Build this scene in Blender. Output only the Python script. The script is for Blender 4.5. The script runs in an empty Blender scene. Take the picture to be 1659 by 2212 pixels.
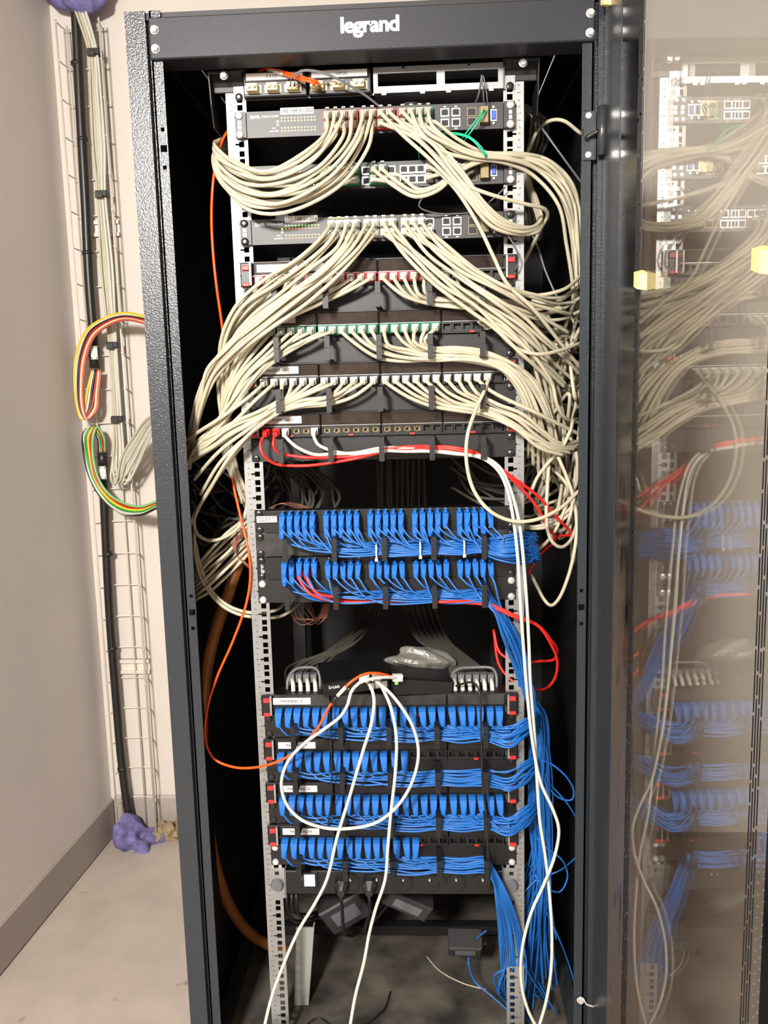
import bpy, math, random
import numpy as np
from mathutils import Matrix, Vector
random.seed(7)
rng = np.random.default_rng(7)
scn = bpy.context.scene
COL = scn.collection
HZ = 1.23                      # height of the rack's zero mark above the floor
# ------------------------------------------------------------------ camera
FPX = 1862.81
CAMP = np.array([0.07359949, -1.57265155, 0.1896846 + HZ])
MR = np.array([[0.99874888, 0.04319409, -0.02519828],
               [-0.01829735, -0.15330095, -0.98801013],
               [-0.04653912, 0.98723507, -0.15231882]])   # right, down, forward
cd = bpy.data.cameras.new('camera'); cam = bpy.data.objects.new('camera', cd); COL.objects.link(cam)
cd.sensor_fit = 'VERTICAL'; cd.sensor_height = 36.0; cd.lens = 36.0 * FPX / 2212.0
cd.clip_start = 0.02
m4 = Matrix.Identity(4)
for i in range(3):
    m4[i][0] = MR[0][i]; m4[i][1] = -MR[1][i]; m4[i][2] = -MR[2][i]; m4[i][3] = CAMP[i]
cam.matrix_world = m4
scn.camera = cam
# ------------------------------------------------------------------ light
scn.view_settings.view_transform = 'Standard'
scn.view_settings.look = 'None'
scn.view_settings.exposure = 0.0
scn.view_settings.gamma = 1.0
scn.view_settings.use_curve_mapping = False
w = bpy.data.worlds.new('world'); scn.world = w; w.use_nodes = True
w.node_tree.nodes['Background'].inputs[0].default_value = (0.8, 0.75, 0.7, 1)
w.node_tree.nodes['Background'].inputs[1].default_value = 0.05
def area(name, loc, sx, sy, power, col):
    l = bpy.data.lights.new(name, 'AREA'); l.shape = 'RECTANGLE'; l.size = sx; l.size_y = sy
    l.energy = power; l.color = col
    o = bpy.data.objects.new(name, l); COL.objects.link(o); o.location = loc
    return o
lamp = area('ceiling_lamp', (-0.66, -2.75, 2.385), 0.32, 0.34, 182.0, (1.0, 0.955, 0.90))
lamp.rotation_euler = (math.radians(48), 0, 0)          # a batten turned towards the cabinet

def Q(px, py, Y=0.0):
    d = MR.T @ np.array([(px - 829.5) / FPX, (py - 1106) / FPX, 1.0])
    t = (Y - CAMP[1]) / d[1]
    return CAMP + t * d
def U(n): return HZ + n * 0.04445
ORD = ['first', 'second', 'third', 'fourth', 'fifth', 'sixth', 'seventh', 'eighth', 'ninth', 'tenth', 'eleventh', 'twelfth',
       'thirteenth', 'fourteenth', 'fifteenth', 'sixteenth', 'seventeenth', 'eighteenth', 'nineteenth', 'twentieth',
       'twenty-first', 'twenty-second', 'twenty-third', 'twenty-fourth', 'twenty-fifth', 'twenty-sixth']

CARD = ['one', 'two', 'three', 'four', 'five', 'six', 'seven', 'eight', 'nine', 'ten', 'eleven', 'twelve', 'thirteen', 'fourteen', 'fifteen', 'sixteen',
        'seventeen', 'eighteen', 'nineteen', 'twenty', 'twenty-one', 'twenty-two', 'twenty-three', 'twenty-four', 'twenty-five']

# ------------------------------------------------------------------ materials
def lin(c):
    return tuple(((x / 255) / 12.92 if x / 255 <= 0.04045 else ((x / 255 + 0.055) / 1.055) ** 2.4) for x in c) + (1,)
def mat(name, col, rough=0.5, metal=0.0, bump=0.0, bscale=60.0, vary=0.0, vscale=6.0, emit=None, estr=0.0, spec=0.5, coat=0.0):
    m = bpy.data.materials.new(name); m.use_nodes = True; nt = m.node_tree
    b = nt.nodes['Principled BSDF']; c = lin(col)
    b.inputs['Base Color'].default_value = c; b.inputs['Roughness'].default_value = rough
    b.inputs['Metallic'].default_value = metal; b.inputs['Specular IOR Level'].default_value = spec
    if coat: b.inputs['Coat Weight'].default_value = coat
    if bump or vary:
        tc = nt.nodes.new('ShaderNodeTexCoord')
    if bump:
        n = nt.nodes.new('ShaderNodeTexNoise'); n.inputs['Scale'].default_value = bscale; n.inputs['Detail'].default_value = 2
        nt.links.new(tc.outputs['Object'], n.inputs['Vector'])
        bp = nt.nodes.new('ShaderNodeBump'); bp.inputs['Strength'].default_value = bump; bp.inputs['Distance'].default_value = 0.002
        nt.links.new(n.outputs['Fac'], bp.inputs['Height']); nt.links.new(bp.outputs['Normal'], b.inputs['Normal'])
    if vary:
        n2 = nt.nodes.new('ShaderNodeTexNoise'); n2.inputs['Scale'].default_value = vscale; n2.inputs['Detail'].default_value = 6
        nt.links.new(tc.outputs['Object'], n2.inputs['Vector'])
        mx = nt.nodes.new('ShaderNodeMix'); mx.data_type = 'RGBA'
        mx.inputs['A'].default_value = tuple(x * (1 - vary) for x in c[:3]) + (1,)
        mx.inputs['B'].default_value = tuple(min(1, x * (1 + vary)) for x in c[:3]) + (1,)
        mr = nt.nodes.new('ShaderNodeMapRange'); mr.inputs['From Min'].default_value = 0.32; mr.inputs['From Max'].default_value = 0.68
        nt.links.new(n2.outputs['Fac'], mr.inputs['Value']); nt.links.new(mr.outputs[0], mx.inputs['Factor']); nt.links.new(mx.outputs['Result'], b.inputs['Base Color'])
    if emit:
        b.inputs['Emission Color'].default_value = lin(emit); b.inputs['Emission Strength'].default_value = estr
    return m
M = {}
M['wall'] = mat('wall_paint', (210, 202, 193), 0.75, bump=0.12, bscale=90, vary=0.03, vscale=3)
M['wall_left'] = mat('wall_left_paint', (222, 214, 209), 0.6, bump=0.12, bscale=120, vary=0.03, vscale=3)
M['dark_wall'] = mat('dark_brown_front_wall', (92, 80, 70), 0.7)
M['ceil'] = mat('ceiling_paint', (205, 198, 188), 0.8)
M['skirt'] = mat('baseboard_paint', (164, 154, 146), 0.6, bump=0.1, vary=0.05)
M['floor'] = mat('floor_paint', (176, 164, 154), 0.55, bump=0.15, bscale=40, vary=0.08, vscale=9)
M['frame'] = mat('hammered_grey_paint', (43, 48, 53), 0.24, bump=0.30, bscale=420, spec=0.42)
M['beam'] = mat('grey_beam_paint', (44, 46, 50), 0.45, bump=0.12, bscale=420, spec=0.22)
M['frame2'] = mat('smooth_grey_paint', (48, 51, 55), 0.3, bump=0.2, bscale=300)
M['black'] = mat('black_inner_paint', (15, 15, 16), 0.55, vary=0.2, vscale=12)
M['base'] = mat('dusty_base', (70, 65, 58), 0.85, bump=0.3, bscale=30, vary=0.75, vscale=11)
def scuffs(m):
    nt = m.node_tree; b = nt.nodes['Principled BSDF']; src = b.inputs['Base Color'].links[0].from_socket
    tc = nt.nodes.new('ShaderNodeTexCoord'); n = nt.nodes.new('ShaderNodeTexNoise'); n.inputs['Scale'].default_value = 16; n.inputs['Detail'].default_value = 4
    nt.links.new(tc.outputs['Object'], n.inputs['Vector'])
    mr = nt.nodes.new('ShaderNodeMapRange'); mr.inputs['From Min'].default_value = 0.69; mr.inputs['From Max'].default_value = 0.76; mr.inputs['To Max'].default_value = 0.55
    nt.links.new(n.outputs['Fac'], mr.inputs['Value'])
    mx = nt.nodes.new('ShaderNodeMix'); mx.data_type = 'RGBA'; mx.inputs['B'].default_value = lin((92, 84, 78))
    nt.links.new(src, mx.inputs['A']); nt.links.new(mr.outputs[0], mx.inputs['Factor']); nt.links.new(mx.outputs['Result'], b.inputs['Base Color'])
scuffs(M['floor'])
M['rail'] = mat('galvanised_steel', (156, 157, 157), 0.38, metal=0.6, vary=0.1, vscale=25)
M['mark'] = mat('rail_print', (60, 60, 60), 0.6)
M['plate'] = mat('black_plate', (17, 17, 19), 0.45, bump=0.05, vary=0.25, vscale=18)
M['plate2'] = mat('satin_black_plate', (15, 15, 17), 0.4, vary=0.2, vscale=20)
M['switch'] = mat('switch_face', (40, 38, 41), 0.45)
M['brown'] = mat('smoked_label_cover', (46, 38, 34), 0.12, vary=0.35, vscale=30, coat=0.5)
M['dustcover'] = mat('dusty_black_cover', (42, 42, 40), 0.4, vary=0.55, vscale=40)
M['jackblack'] = mat('jack_black', (16, 16, 17), 0.4)
M['jackhole'] = mat('jack_hole', (6, 6, 6), 0.6)
M['silver'] = mat('silver_port', (212, 212, 208), 0.3, metal=0.5)
M['gold'] = mat('brass_contacts', (128, 116, 84), 0.35, metal=0.5)
M['chrome'] = mat('zinc_screw', (225, 225, 222), 0.25, metal=0.6)
M['blackscrew'] = mat('black_screw', (30, 30, 31), 0.3)
M['red'] = mat('red_plastic', (205, 44, 40), 0.4)
M['redclip'] = mat('red_clip', (188, 44, 42), 0.4)
M['green'] = mat('green_clip', (22, 122, 84), 0.4)
M['paper'] = mat('white_label', (206, 204, 200), 0.5)
M['ink'] = mat('label_ink', (24, 24, 26), 0.6)
M['whiteink'] = mat('white_print', (235, 235, 235), 0.5)
M['beige'] = mat('beige_jacket', (184, 177, 154), 0.45, vary=0.06, vscale=30)
M['white'] = mat('white_jacket', (198, 198, 186), 0.42)
M['whiteplug'] = mat('white_plug', (224, 224, 218), 0.3)
M['greyplug'] = mat('grey_plug', (190, 188, 178), 0.3)
M['blue'] = mat('blue_jacket', (26, 96, 172), 0.4, vary=0.1, vscale=20)
M['blueplug'] = mat('blue_plug', (30, 100, 180), 0.6, spec=0.2)
M['redcord'] = mat('red_jacket', (226, 40, 34), 0.42)
M['orange'] = mat('orange_jacket', (250, 86, 24), 0.4)
M['aqua'] = mat('aqua_jacket', (30, 176, 130), 0.4)
M['greycord'] = mat('grey_jacket', (96, 98, 102), 0.45)
M['dimcord'] = mat('shaded_jacket', (74, 71, 63), 0.6)  # jacket colour darkened to stand for the shade deep inside the cabinet
M['darkcord'] = mat('dark_jacket', (30, 29, 29), 0.45)
M['brownpipe'] = mat('brown_pipe', (150, 92, 38), 0.4, vary=0.2, vscale=20)
M['copper'] = mat('brown_wire', (150, 96, 76), 0.5)
M['clear'] = mat('grey_bag', (112, 110, 104), 0.3, bump=1.0, bscale=120)
M['cream'] = mat('cream_plastic', (222, 208, 164), 0.4)
M['yellow'] = mat('yellow_plastic', (232, 212, 130), 0.45)
M['yel'] = mat('yellow_jacket', (226, 190, 40), 0.4)
M['grn'] = mat('green_jacket', (40, 140, 62), 0.4)
M['lgrn'] = mat('light_green_jacket', (120, 190, 120), 0.4)
M['blk'] = mat('black_rubber', (34, 31, 30), 0.38)
M['redwire'] = mat('dark_red_jacket', (170, 40, 38), 0.4)
M['pink'] = mat('faded_red_jacket', (190, 92, 76), 0.45)
M['tray'] = mat('zinc_wire', (226, 218, 206), 0.4, metal=0.15)
M['foam'] = mat('purple_foam', (106, 99, 146), 0.9, bump=1.0, bscale=90, vary=0.45, vscale=40)
M['rubble'] = mat('crumbled_mortar', (140, 122, 92), 0.95, bump=1.0, bscale=60, vary=0.4, vscale=30)
M['gled'] = mat('green_led', (140, 240, 90), 0.4, emit=(130, 240, 60), estr=1.4)
M['yled'] = mat('amber_led', (240, 200, 110), 0.4, emit=(250, 200, 90), estr=1.0)
M['oled'] = mat('orange_led', (240, 130, 60), 0.4, emit=(250, 120, 40), estr=1.2)
M['lit'] = mat('lit_rocker', (220, 236, 255), 0.3, emit=(200, 226, 255), estr=3.0)
M['bluevga'] = mat('blue_connector', (52, 88, 190), 0.4)
M['yellowtag'] = mat('yellow_tag', (196, 186, 40), 0.5)
M['adapter'] = mat('grey_adapter', (48, 46, 47), 0.5)
M['pale'] = mat('pale_strip', (150, 152, 144), 0.5)

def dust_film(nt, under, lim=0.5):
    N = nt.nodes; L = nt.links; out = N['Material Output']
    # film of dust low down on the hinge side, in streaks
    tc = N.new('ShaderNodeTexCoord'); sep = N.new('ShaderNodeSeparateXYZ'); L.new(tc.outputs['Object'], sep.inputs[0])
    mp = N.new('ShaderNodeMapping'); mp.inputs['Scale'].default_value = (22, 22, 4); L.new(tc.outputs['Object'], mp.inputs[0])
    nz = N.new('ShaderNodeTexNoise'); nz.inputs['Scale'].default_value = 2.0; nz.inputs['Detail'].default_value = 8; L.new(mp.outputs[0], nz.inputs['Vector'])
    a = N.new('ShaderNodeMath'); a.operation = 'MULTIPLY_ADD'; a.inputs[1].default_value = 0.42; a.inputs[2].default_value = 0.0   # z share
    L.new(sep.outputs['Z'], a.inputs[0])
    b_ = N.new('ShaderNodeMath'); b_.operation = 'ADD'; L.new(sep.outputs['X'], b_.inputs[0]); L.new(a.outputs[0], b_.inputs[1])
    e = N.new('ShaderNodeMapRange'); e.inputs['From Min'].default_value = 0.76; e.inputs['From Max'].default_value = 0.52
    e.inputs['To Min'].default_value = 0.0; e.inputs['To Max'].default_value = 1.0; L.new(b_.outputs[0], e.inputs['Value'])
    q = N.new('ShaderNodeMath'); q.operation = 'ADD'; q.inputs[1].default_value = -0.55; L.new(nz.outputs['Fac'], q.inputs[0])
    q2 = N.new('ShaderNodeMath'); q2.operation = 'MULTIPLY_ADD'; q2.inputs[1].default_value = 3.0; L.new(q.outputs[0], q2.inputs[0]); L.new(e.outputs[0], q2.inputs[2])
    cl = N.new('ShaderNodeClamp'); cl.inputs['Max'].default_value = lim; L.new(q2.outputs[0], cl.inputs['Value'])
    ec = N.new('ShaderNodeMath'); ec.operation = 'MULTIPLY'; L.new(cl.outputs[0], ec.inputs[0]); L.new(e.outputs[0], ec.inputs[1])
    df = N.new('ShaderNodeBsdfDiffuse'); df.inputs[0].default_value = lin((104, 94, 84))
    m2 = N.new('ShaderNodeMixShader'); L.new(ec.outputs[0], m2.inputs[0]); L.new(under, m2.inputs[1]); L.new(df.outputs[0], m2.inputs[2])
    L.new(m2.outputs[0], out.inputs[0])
def glass_material():
    m = bpy.data.materials.new('tinted_glass'); m.use_nodes = True; nt = m.node_tree; N = nt.nodes; L = nt.links
    N.remove(N['Principled BSDF']); out = N['Material Output']
    tr = N.new('ShaderNodeBsdfTransparent'); tr.inputs[0].default_value = (0.94, 0.935, 0.92, 1)
    gl = N.new('ShaderNodeBsdfGlossy'); gl.inputs['Roughness'].default_value = 0.012; gl.inputs[0].default_value = (0.95, 0.95, 0.93, 1)
    lw = N.new('ShaderNodeLayerWeight'); lw.inputs['Blend'].default_value = 0.5
    p = N.new('ShaderNodeMath'); p.operation = 'POWER'; p.inputs[1].default_value = 5
    mm = N.new('ShaderNodeMath'); mm.operation = 'MULTIPLY_ADD'; mm.inputs[1].default_value = 0.96; mm.inputs[2].default_value = 0.04
    L.new(lw.outputs['Facing'], p.inputs[0]); L.new(p.outputs[0], mm.inputs[0])
    mx = N.new('ShaderNodeMixShader'); L.new(mm.outputs[0], mx.inputs[0]); L.new(tr.outputs[0], mx.inputs[1]); L.new(gl.outputs[0], mx.inputs[2])
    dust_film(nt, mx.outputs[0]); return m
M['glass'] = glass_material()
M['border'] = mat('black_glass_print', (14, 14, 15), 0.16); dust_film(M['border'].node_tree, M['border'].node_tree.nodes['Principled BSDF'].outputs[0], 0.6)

# ------------------------------------------------------------------ mesh helpers
class G:
    def __init__(s): s.v = []; s.f = []
    def add(s, vs, fs):
        o = len(s.v); s.v += [tuple(map(float, p)) for p in vs]; s.f += [tuple(i + o for i in f) for f in fs]; return s
    def box(s, x0, x1, y0, y1, z0, z1):
        return s.add([(x0, y0, z0), (x1, y0, z0), (x1, y1, z0), (x0, y1, z0), (x0, y0, z1), (x1, y0, z1), (x1, y1, z1), (x0, y1, z1)],
                     [(0, 3, 2, 1), (4, 5, 6, 7), (0, 1, 5, 4), (1, 2, 6, 5), (2, 3, 7, 6), (3, 0, 4, 7)])
    def bbox(s, x0, x1, y0, y1, z0, z1, b):            # box with the edges of its -Y face chamfered
        return s.loft([[(x0, y1, z0), (x1, y1, z0), (x1, y1, z1), (x0, y1, z1)], [(x0, y0 + b, z0), (x1, y0 + b, z0), (x1, y0 + b, z1), (x0, y0 + b, z1)],
                       [(x0 + b, y0, z0 + b), (x1 - b, y0, z0 + b), (x1 - b, y0, z1 - b), (x0 + b, y0, z1 - b)]])
    def loft(s, secs, cap=True):
        n = len(secs[0]); vs = [p for q in secs for p in q]; fs = []
        for k in range(len(secs) - 1):
            for i in range(n):
                j = (i + 1) % n; fs.append((k * n + i, k * n + j, (k + 1) * n + j, (k + 1) * n + i))
        if cap: fs.append(tuple(range(n))[::-1]); fs.append(tuple((len(secs) - 1) * n + i for i in range(n)))
        return s.add(vs, fs)
    def disc(s, c, r, h, axis='y', n=14, dome=0.0):   # short cylinder coming out towards -axis
        secs = []
        prof = [(r, 0), (r, h * 0.6), (r * 0.8, h)] if not dome else [(r, 0), (r, h * .4), (r * .8, h * .8), (r * .4, h)]
        for rr, hh in prof:
            q = []
            for i in range(n):
                a = 2 * math.pi * i / n
                if axis == 'y': q.append((c[0] + rr * math.cos(a), c[1] - hh, c[2] + rr * math.sin(a)))
                elif axis == 'z': q.append((c[0] + rr * math.cos(a), c[1] + rr * math.sin(a), c[2] - hh))
                else: q.append((c[0] - hh, c[1] + rr * math.cos(a), c[2] + rr * math.sin(a)))
            secs.append(q)
        return s.loft(secs)
    def tube(s, pts, r, n=8, step=0.007, smooth=True):
        v, f = tube_geo(pts, r, n, step, smooth); return s.add(v, f)
    def mesh(s, name, smooth=False):
        me = bpy.data.meshes.new(name); me.from_pydata(s.v, [], s.f); me.update()
        if smooth: me.polygons.foreach_set('use_smooth', [True] * len(me.polygons))
        return me
def spline(pts, step):
    P = np.array(pts, float)
    keep = [0] + [i for i in range(1, len(P)) if np.linalg.norm(P[i] - P[i - 1]) > 1e-5]; P = P[keep]
    P = np.vstack([2 * P[0] - P[1], P, 2 * P[-1] - P[-2]])
    t = np.r_[0, np.cumsum(np.sqrt(np.linalg.norm(np.diff(P, axis=0), axis=1)))]
    out = []
    for i in range(1, len(P) - 2):
        n = max(2, int(np.linalg.norm(P[i + 1] - P[i]) / step))
        u = np.linspace(t[i], t[i + 1], n, endpoint=False)[:, None]
        A1 = (t[i] - u) / (t[i] - t[i - 1]) * P[i - 1] + (u - t[i - 1]) / (t[i] - t[i - 1]) * P[i]
        A2 = (t[i + 1] - u) / (t[i + 1] - t[i]) * P[i] + (u - t[i]) / (t[i + 1] - t[i]) * P[i + 1]
        A3 = (t[i + 2] - u) / (t[i + 2] - t[i + 1]) * P[i + 1] + (u - t[i + 1]) / (t[i + 2] - t[i + 1]) * P[i + 2]
        B1 = (t[i + 1] - u) / (t[i + 1] - t[i - 1]) * A1 + (u - t[i - 1]) / (t[i + 1] - t[i - 1]) * A2
        B2 = (t[i + 2] - u) / (t[i + 2] - t[i]) * A2 + (u - t[i]) / (t[i + 2] - t[i]) * A3
        out.append((t[i + 1] - u) / (t[i + 1] - t[i]) * B1 + (u - t[i]) / (t[i + 1] - t[i]) * B2)
    out.append(P[-2:-1])
    return np.vstack(out)
def tube_geo(pts, r, n=8, step=0.007, smooth=True):
    S = spline(pts, step) if smooth else np.array(pts, float)
    k = len(S); T = np.gradient(S, axis=0); T /= (np.linalg.norm(T, axis=1)[:, None] + 1e-12)
    a = np.array([0, 0, 1.0]) if abs(T[0][2]) < 0.9 else np.array([0, 1.0, 0])
    Nv = np.zeros_like(S); nv = a - T[0] * (a @ T[0]); nv /= np.linalg.norm(nv)
    for i in range(k):
        nv = nv - T[i] * (nv @ T[i]); nv /= (np.linalg.norm(nv) + 1e-12); Nv[i] = nv
    Bv = np.cross(T, Nv); an = np.arange(n) * 2 * math.pi / n
    V = (S[:, None, :] + r * (np.cos(an)[None, :, None] * Nv[:, None, :] + np.sin(an)[None, :, None] * Bv[:, None, :])).reshape(-1, 3)
    i = np.arange(k - 1)[:, None] * n; j = np.arange(n)[None, :]; j2 = (j + 1) % n
    F = np.stack([i + j, i + j2, i + n + j2, i + n + j], -1).reshape(-1, 4).tolist()
    F.append(list(range(n))[::-1]); F.append([(k - 1) * n + q for q in range(n)])
    return V.tolist(), F
def link(name, me, m=None, parent=None, loc=None, rot=None):
    o = bpy.data.objects.new(name, me); COL.objects.link(o)
    if m is not None and me is not None and not me.materials: me.materials.append(m)
    if parent: o.parent = parent
    if loc is not None: o.location = loc
    if rot is not None: o.rotation_euler = rot
    return o
def part(name, g, m, parent=None, smooth=False, loc=None, rot=None):
    return link(name, g.mesh(name, smooth) if isinstance(g, G) else g, m, parent, loc, rot)
def tag(o, label, cat, group=None, kind=None):
    o['label'] = label; o['category'] = cat
    if group: o['group'] = group
    if kind: o['kind'] = kind
    return o
def thing(name, label, cat, loc=(0, 0, 0), group=None):
    o = bpy.data.objects.new(name, None); COL.objects.link(o); o.location = loc; o.empty_display_size = 0.02
    return tag(o, label, cat, group)
def struct(name, g, m, label=None):
    o = part(name, g, m); o['kind'] = 'structure'
    if label: o['label'] = label
    return o
MESH = {}
def cached(key, fn, m, smooth=False):
    if key not in MESH:
        me = fn().mesh(key, smooth); me.materials.append(m); MESH[key] = me
    return MESH[key]
TXT = {}
def text(name, s, size, m, parent, loc, depth=0.0002, bold=0.0, rot=(math.pi / 2, 0, 0), align='CENTER', width=None, xs=1.0, spacing=1.0):
    key = (s, size, m.name, bold, align, width, xs, spacing)
    if key not in TXT:
        cu = bpy.data.curves.new('txt', 'FONT'); cu.body = s; cu.size = size; cu.extrude = depth; cu.offset = bold
        cu.align_x = align; cu.align_y = 'CENTER'; cu.resolution_u = 3; cu.space_character = spacing
        o = bpy.data.objects.new('txt', cu); COL.objects.link(o)
        dg = bpy.context.evaluated_depsgraph_get(); me = bpy.data.meshes.new_from_object(o.evaluated_get(dg))
        bpy.data.objects.remove(o); me.name = 'lettering'; me.materials.clear(); me.materials.append(m)
        if xs != 1.0 or width:
            if width:
                xsn = [v.co.x for v in me.vertices]; xs2 = width / (max(xsn) - min(xsn))
            else: xs2 = xs
            for v in me.vertices: v.co.x *= xs2
        TXT[key] = me
    return link(name, TXT[key], None, parent, loc, rot)

# ------------------------------------------------------------------ room
def wallx(y): return -0.941 + (y - 0.97) * 0.075
def prism(poly, z0, z1):
    g = G(); g.loft([[(x, y, z0) for x, y in poly], [(x, y, z1) for x, y in poly]]); return g
YF = -4.0; ZC = 2.53; XR = 1.5
struct('floor', prism([(wallx(YF) - .1, YF - .1), (XR + .1, YF - .1), (XR + .1, 1.07), (wallx(1.07) - .1, 1.07)], -0.08, 0.0), M['floor'], 'beige painted concrete floor with scuffs')
struct('ceiling', prism([(wallx(YF) - .1, YF - .1), (XR + .1, YF - .1), (XR + .1, 1.07), (wallx(1.07) - .1, 1.07)], ZC, ZC + .08), M['ceil'])
struct('wall_left', prism([(wallx(YF) - .1, YF), (wallx(YF), YF), (wallx(.97), .97), (wallx(.97) - .1, .97)], 0, ZC), M['wall_left'], 'plain beige side wall on the left')
struct('wall_back', G().box(wallx(.97) - .1, XR + .1, .97, 1.07, 0, ZC), M['wall'], 'pale back wall behind the cabinet')
struct('wall_right', G().box(XR, XR + .1, YF, .97, 0, ZC), M['dark_wall'])
struct('wall_front', G().box(wallx(YF) - .1, XR + .1, YF - .1, YF, 0, ZC), M['wall'])
def skirt_left():
    g = G(); a, b = -3.9, .958
    g.loft([[(wallx(y), y, 0.005), (wallx(y) + .010, y, 0.005), (wallx(y) + .010, y, .118), (wallx(y) + .004, y, .125), (wallx(y), y, .125)] for y in (a, b)])
    return g
struct('baseboard_left', skirt_left(), M['skirt'])
def skirt_back():
    g = G(); x0, x1 = wallx(.96) + .012, .45
    g.loft([[(x, .97, 0.005), (x, .960, 0.005), (x, .960, .122), (x, .966, .13), (x, .97, .13)] for x in (x0, x1)])
    return g
struct('baseboard_back', skirt_back(), M['skirt'])
# scuffs on the floor come from the material's own variation; lamp body on the ceiling
t = thing('ceiling_light', 'white ceiling batten light above and behind the viewpoint', 'lamp', (-0.66, -2.80, ZC))
part('housing', G().box(-.19, .19, -.22, -.14, -.15, 0).box(-.19, .19, -.22, .10, -.02, 0), M['paper'], t)

# ------------------------------------------------------------------ purple foam, rubble
def lump(rx, ry, rz, seed, n=22, rough=0.25, floor=None):
    r = np.random.default_rng(seed); g = G(); ph = r.uniform(0, 6.28, (8, 3)); fr = r.normal(0, 3.4, (8, 3)); vs = []; fs = []
    m = n // 2
    for i in range(m + 1):
        th = math.pi * i / m
        for j in range(n):
            a = 2 * math.pi * j / n; d = np.array([math.sin(th) * math.cos(a), math.sin(th) * math.sin(a), math.cos(th)])
            k = 1 + rough * sum(math.sin(fr[q] @ d + ph[q][0]) for q in range(8)) / 3
            p = d * k * np.array([rx, ry, rz])
            if floor is not None: p[2] = max(p[2], floor)
            vs.append(tuple(p))
    for i in range(m):
        for j in range(n): fs.append((i * n + j, (i + 1) * n + j, (i + 1) * n + (j + 1) % n, i * n + (j + 1) % n))
    return g.add(vs, fs)
o = part('expanding_foam', lump(.070, .05, .075, 3, 60, .42, -0.006), M['foam'], None, True, (-.850, .905, 0.0)); tag(o, 'purple fire stop foam around black cable at the floor corner', 'foam')
o = part('expanding_foam', lump(.09, .05, .045, 5, 30, .22), M['foam'], None, True, (-.835, .915, 2.475)); tag(o, 'purple fire stop foam at the top of the back wall', 'foam')
rb = thing('broken_mortar', 'crumbled brown mortar in a hole at the foot of the back wall', 'rubble', (-.755, .94, 0))
for i in range(9):
    part('lump', lump(.02, .016, .018, 20 + i, 12, .3), M['rubble'], rb, False, (-.035 + .0095 * i + random.uniform(-.004, .004), random.uniform(-.025, .0), .004 + .02 * (i % 3)))

# ------------------------------------------------------------------ cabinet
cab = thing('network_cabinet', 'dark grey steel network cabinet standing open with equipment on its rails', 'cabinet')
T0 = HZ + 0.791; B0 = 0.03
def post(sg):
    g = G(); z0, z1 = B0, T0
    def bx(xa, xb, ya, yb): g.box(min(sg * xa, sg * xb), max(sg * xa, sg * xb), ya, yb, z0, z1)
    bx(.366, .400, -.080, -.035); bx(.358, .368, -.066, -.035)
    # inner flange, with its square and round holes cut out
    holes = []
    for zc in (HZ + .5776, HZ - .2172):
        holes += [(zc + .030, .0032), (zc, .0055), (zc - .030, .0032)]
    holes.sort(); xa, xb = .3405, .359; hx = .3478
    zz = z0
    for zc, h in holes:
        g.box(min(sg * xa, sg * xb), max(sg * xa, sg * xb), -.080, -.077, zz, zc - h)
        g.box(min(sg * xa, sg * (hx - h)), max(sg * xa, sg * (hx - h)), -.080, -.077, zc - h, zc + h)
        g.box(min(sg * (hx + h), sg * xb), max(sg * (hx + h), sg * xb), -.080, -.077, zc - h, zc + h)
        zz = zc + h
    g.box(min(sg * xa, sg * xb), max(sg * xa, sg * xb), -.080, -.077, zz, z1)
    g.box(min(sg * .356, sg * .359), max(sg * .356, sg * .359), -.08, -.06, z0, z1)
    return g
part('front_post', post(-1), M['frame'], cab); part('front_post', post(1), M['frame'], cab)
tb = part('top_beam', G().bbox(-.3585, .3585, -.088, -.030, HZ + .714, HZ + .778, .002), M['beam'], cab)
part('roof_lip', G().box(-.366, .366, -.074, -.03, HZ + .779, T0 - .001), M['black'], cab)
text('lettering', 'legrand', .0325, M['whiteink'], tb, (.0007, -.0883, HZ + .7515), bold=.0011, width=.0945, spacing=.93)
def hexbolt(r=.0062, h=.005):
    g = G(); g.disc((0, 0, 0), r * 1.15, .0012, n=16); q = []
    g.disc((0, -.001, 0), r, h, n=6); return g
for x, z in ((-.3490, .7587), (-.3493, .7299), (.3515, .7545), (.3511, .7257)):
    part('bolt', cached('hexbolt', hexbolt, M['chrome']), None, cab, loc=(x, -.088, HZ + z))
part('side_panel', G().box(-.399, -.388, -.034, .72, B0, T0 - .004), M['black'], cab)
part('side_panel', G().box(.388, .399, -.034, .72, B0, T0 - .004), M['black'], cab)
part('rear_panel', G().box(-.387, .387, .712, .72, B0, T0 - .004), M['black'], cab)
# roof: a lifted panel leaves a thin slit on its front and both sides
rz = HZ + .775
part('roof_panel', G().box(-.330, .330, .1535, .46, rz, rz + .004), M['black'], cab)
part('roof_frame', G().box(-.387, .387, -.029, .1505, rz, rz + .004).box(-.387, -.333, .1505, .46, rz, rz + .004).box(.333, .387, .1505, .46, rz, rz + .004).box(-.387, .387, .46, .711, rz, rz + .004), M['black'], cab)
part('base_tray', G().box(-.386, .386, -.03, .71, .078, .084), M['base'], cab)
for sg in (-1, 1):
    part('base_rail', G().box(min(sg * .352, sg * .376), max(sg * .352, sg * .376), -.03, .71, .084, .112), M['frame2'], cab)
    part('rear_rail', G().box(min(sg * .232, sg * .262), max(sg * .232, sg * .262), .52, .54, .112, rz), M['black'], cab)
part('plinth', G().box(-.39, .39, -.07, .70, 0, .03).box(-.34, .34, -.078, -.03, .03, .112), M['frame2'], cab)
part('cross_bar', G().box(-.37, .37, .30, .325, .113, .135), M['black'], cab)
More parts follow.
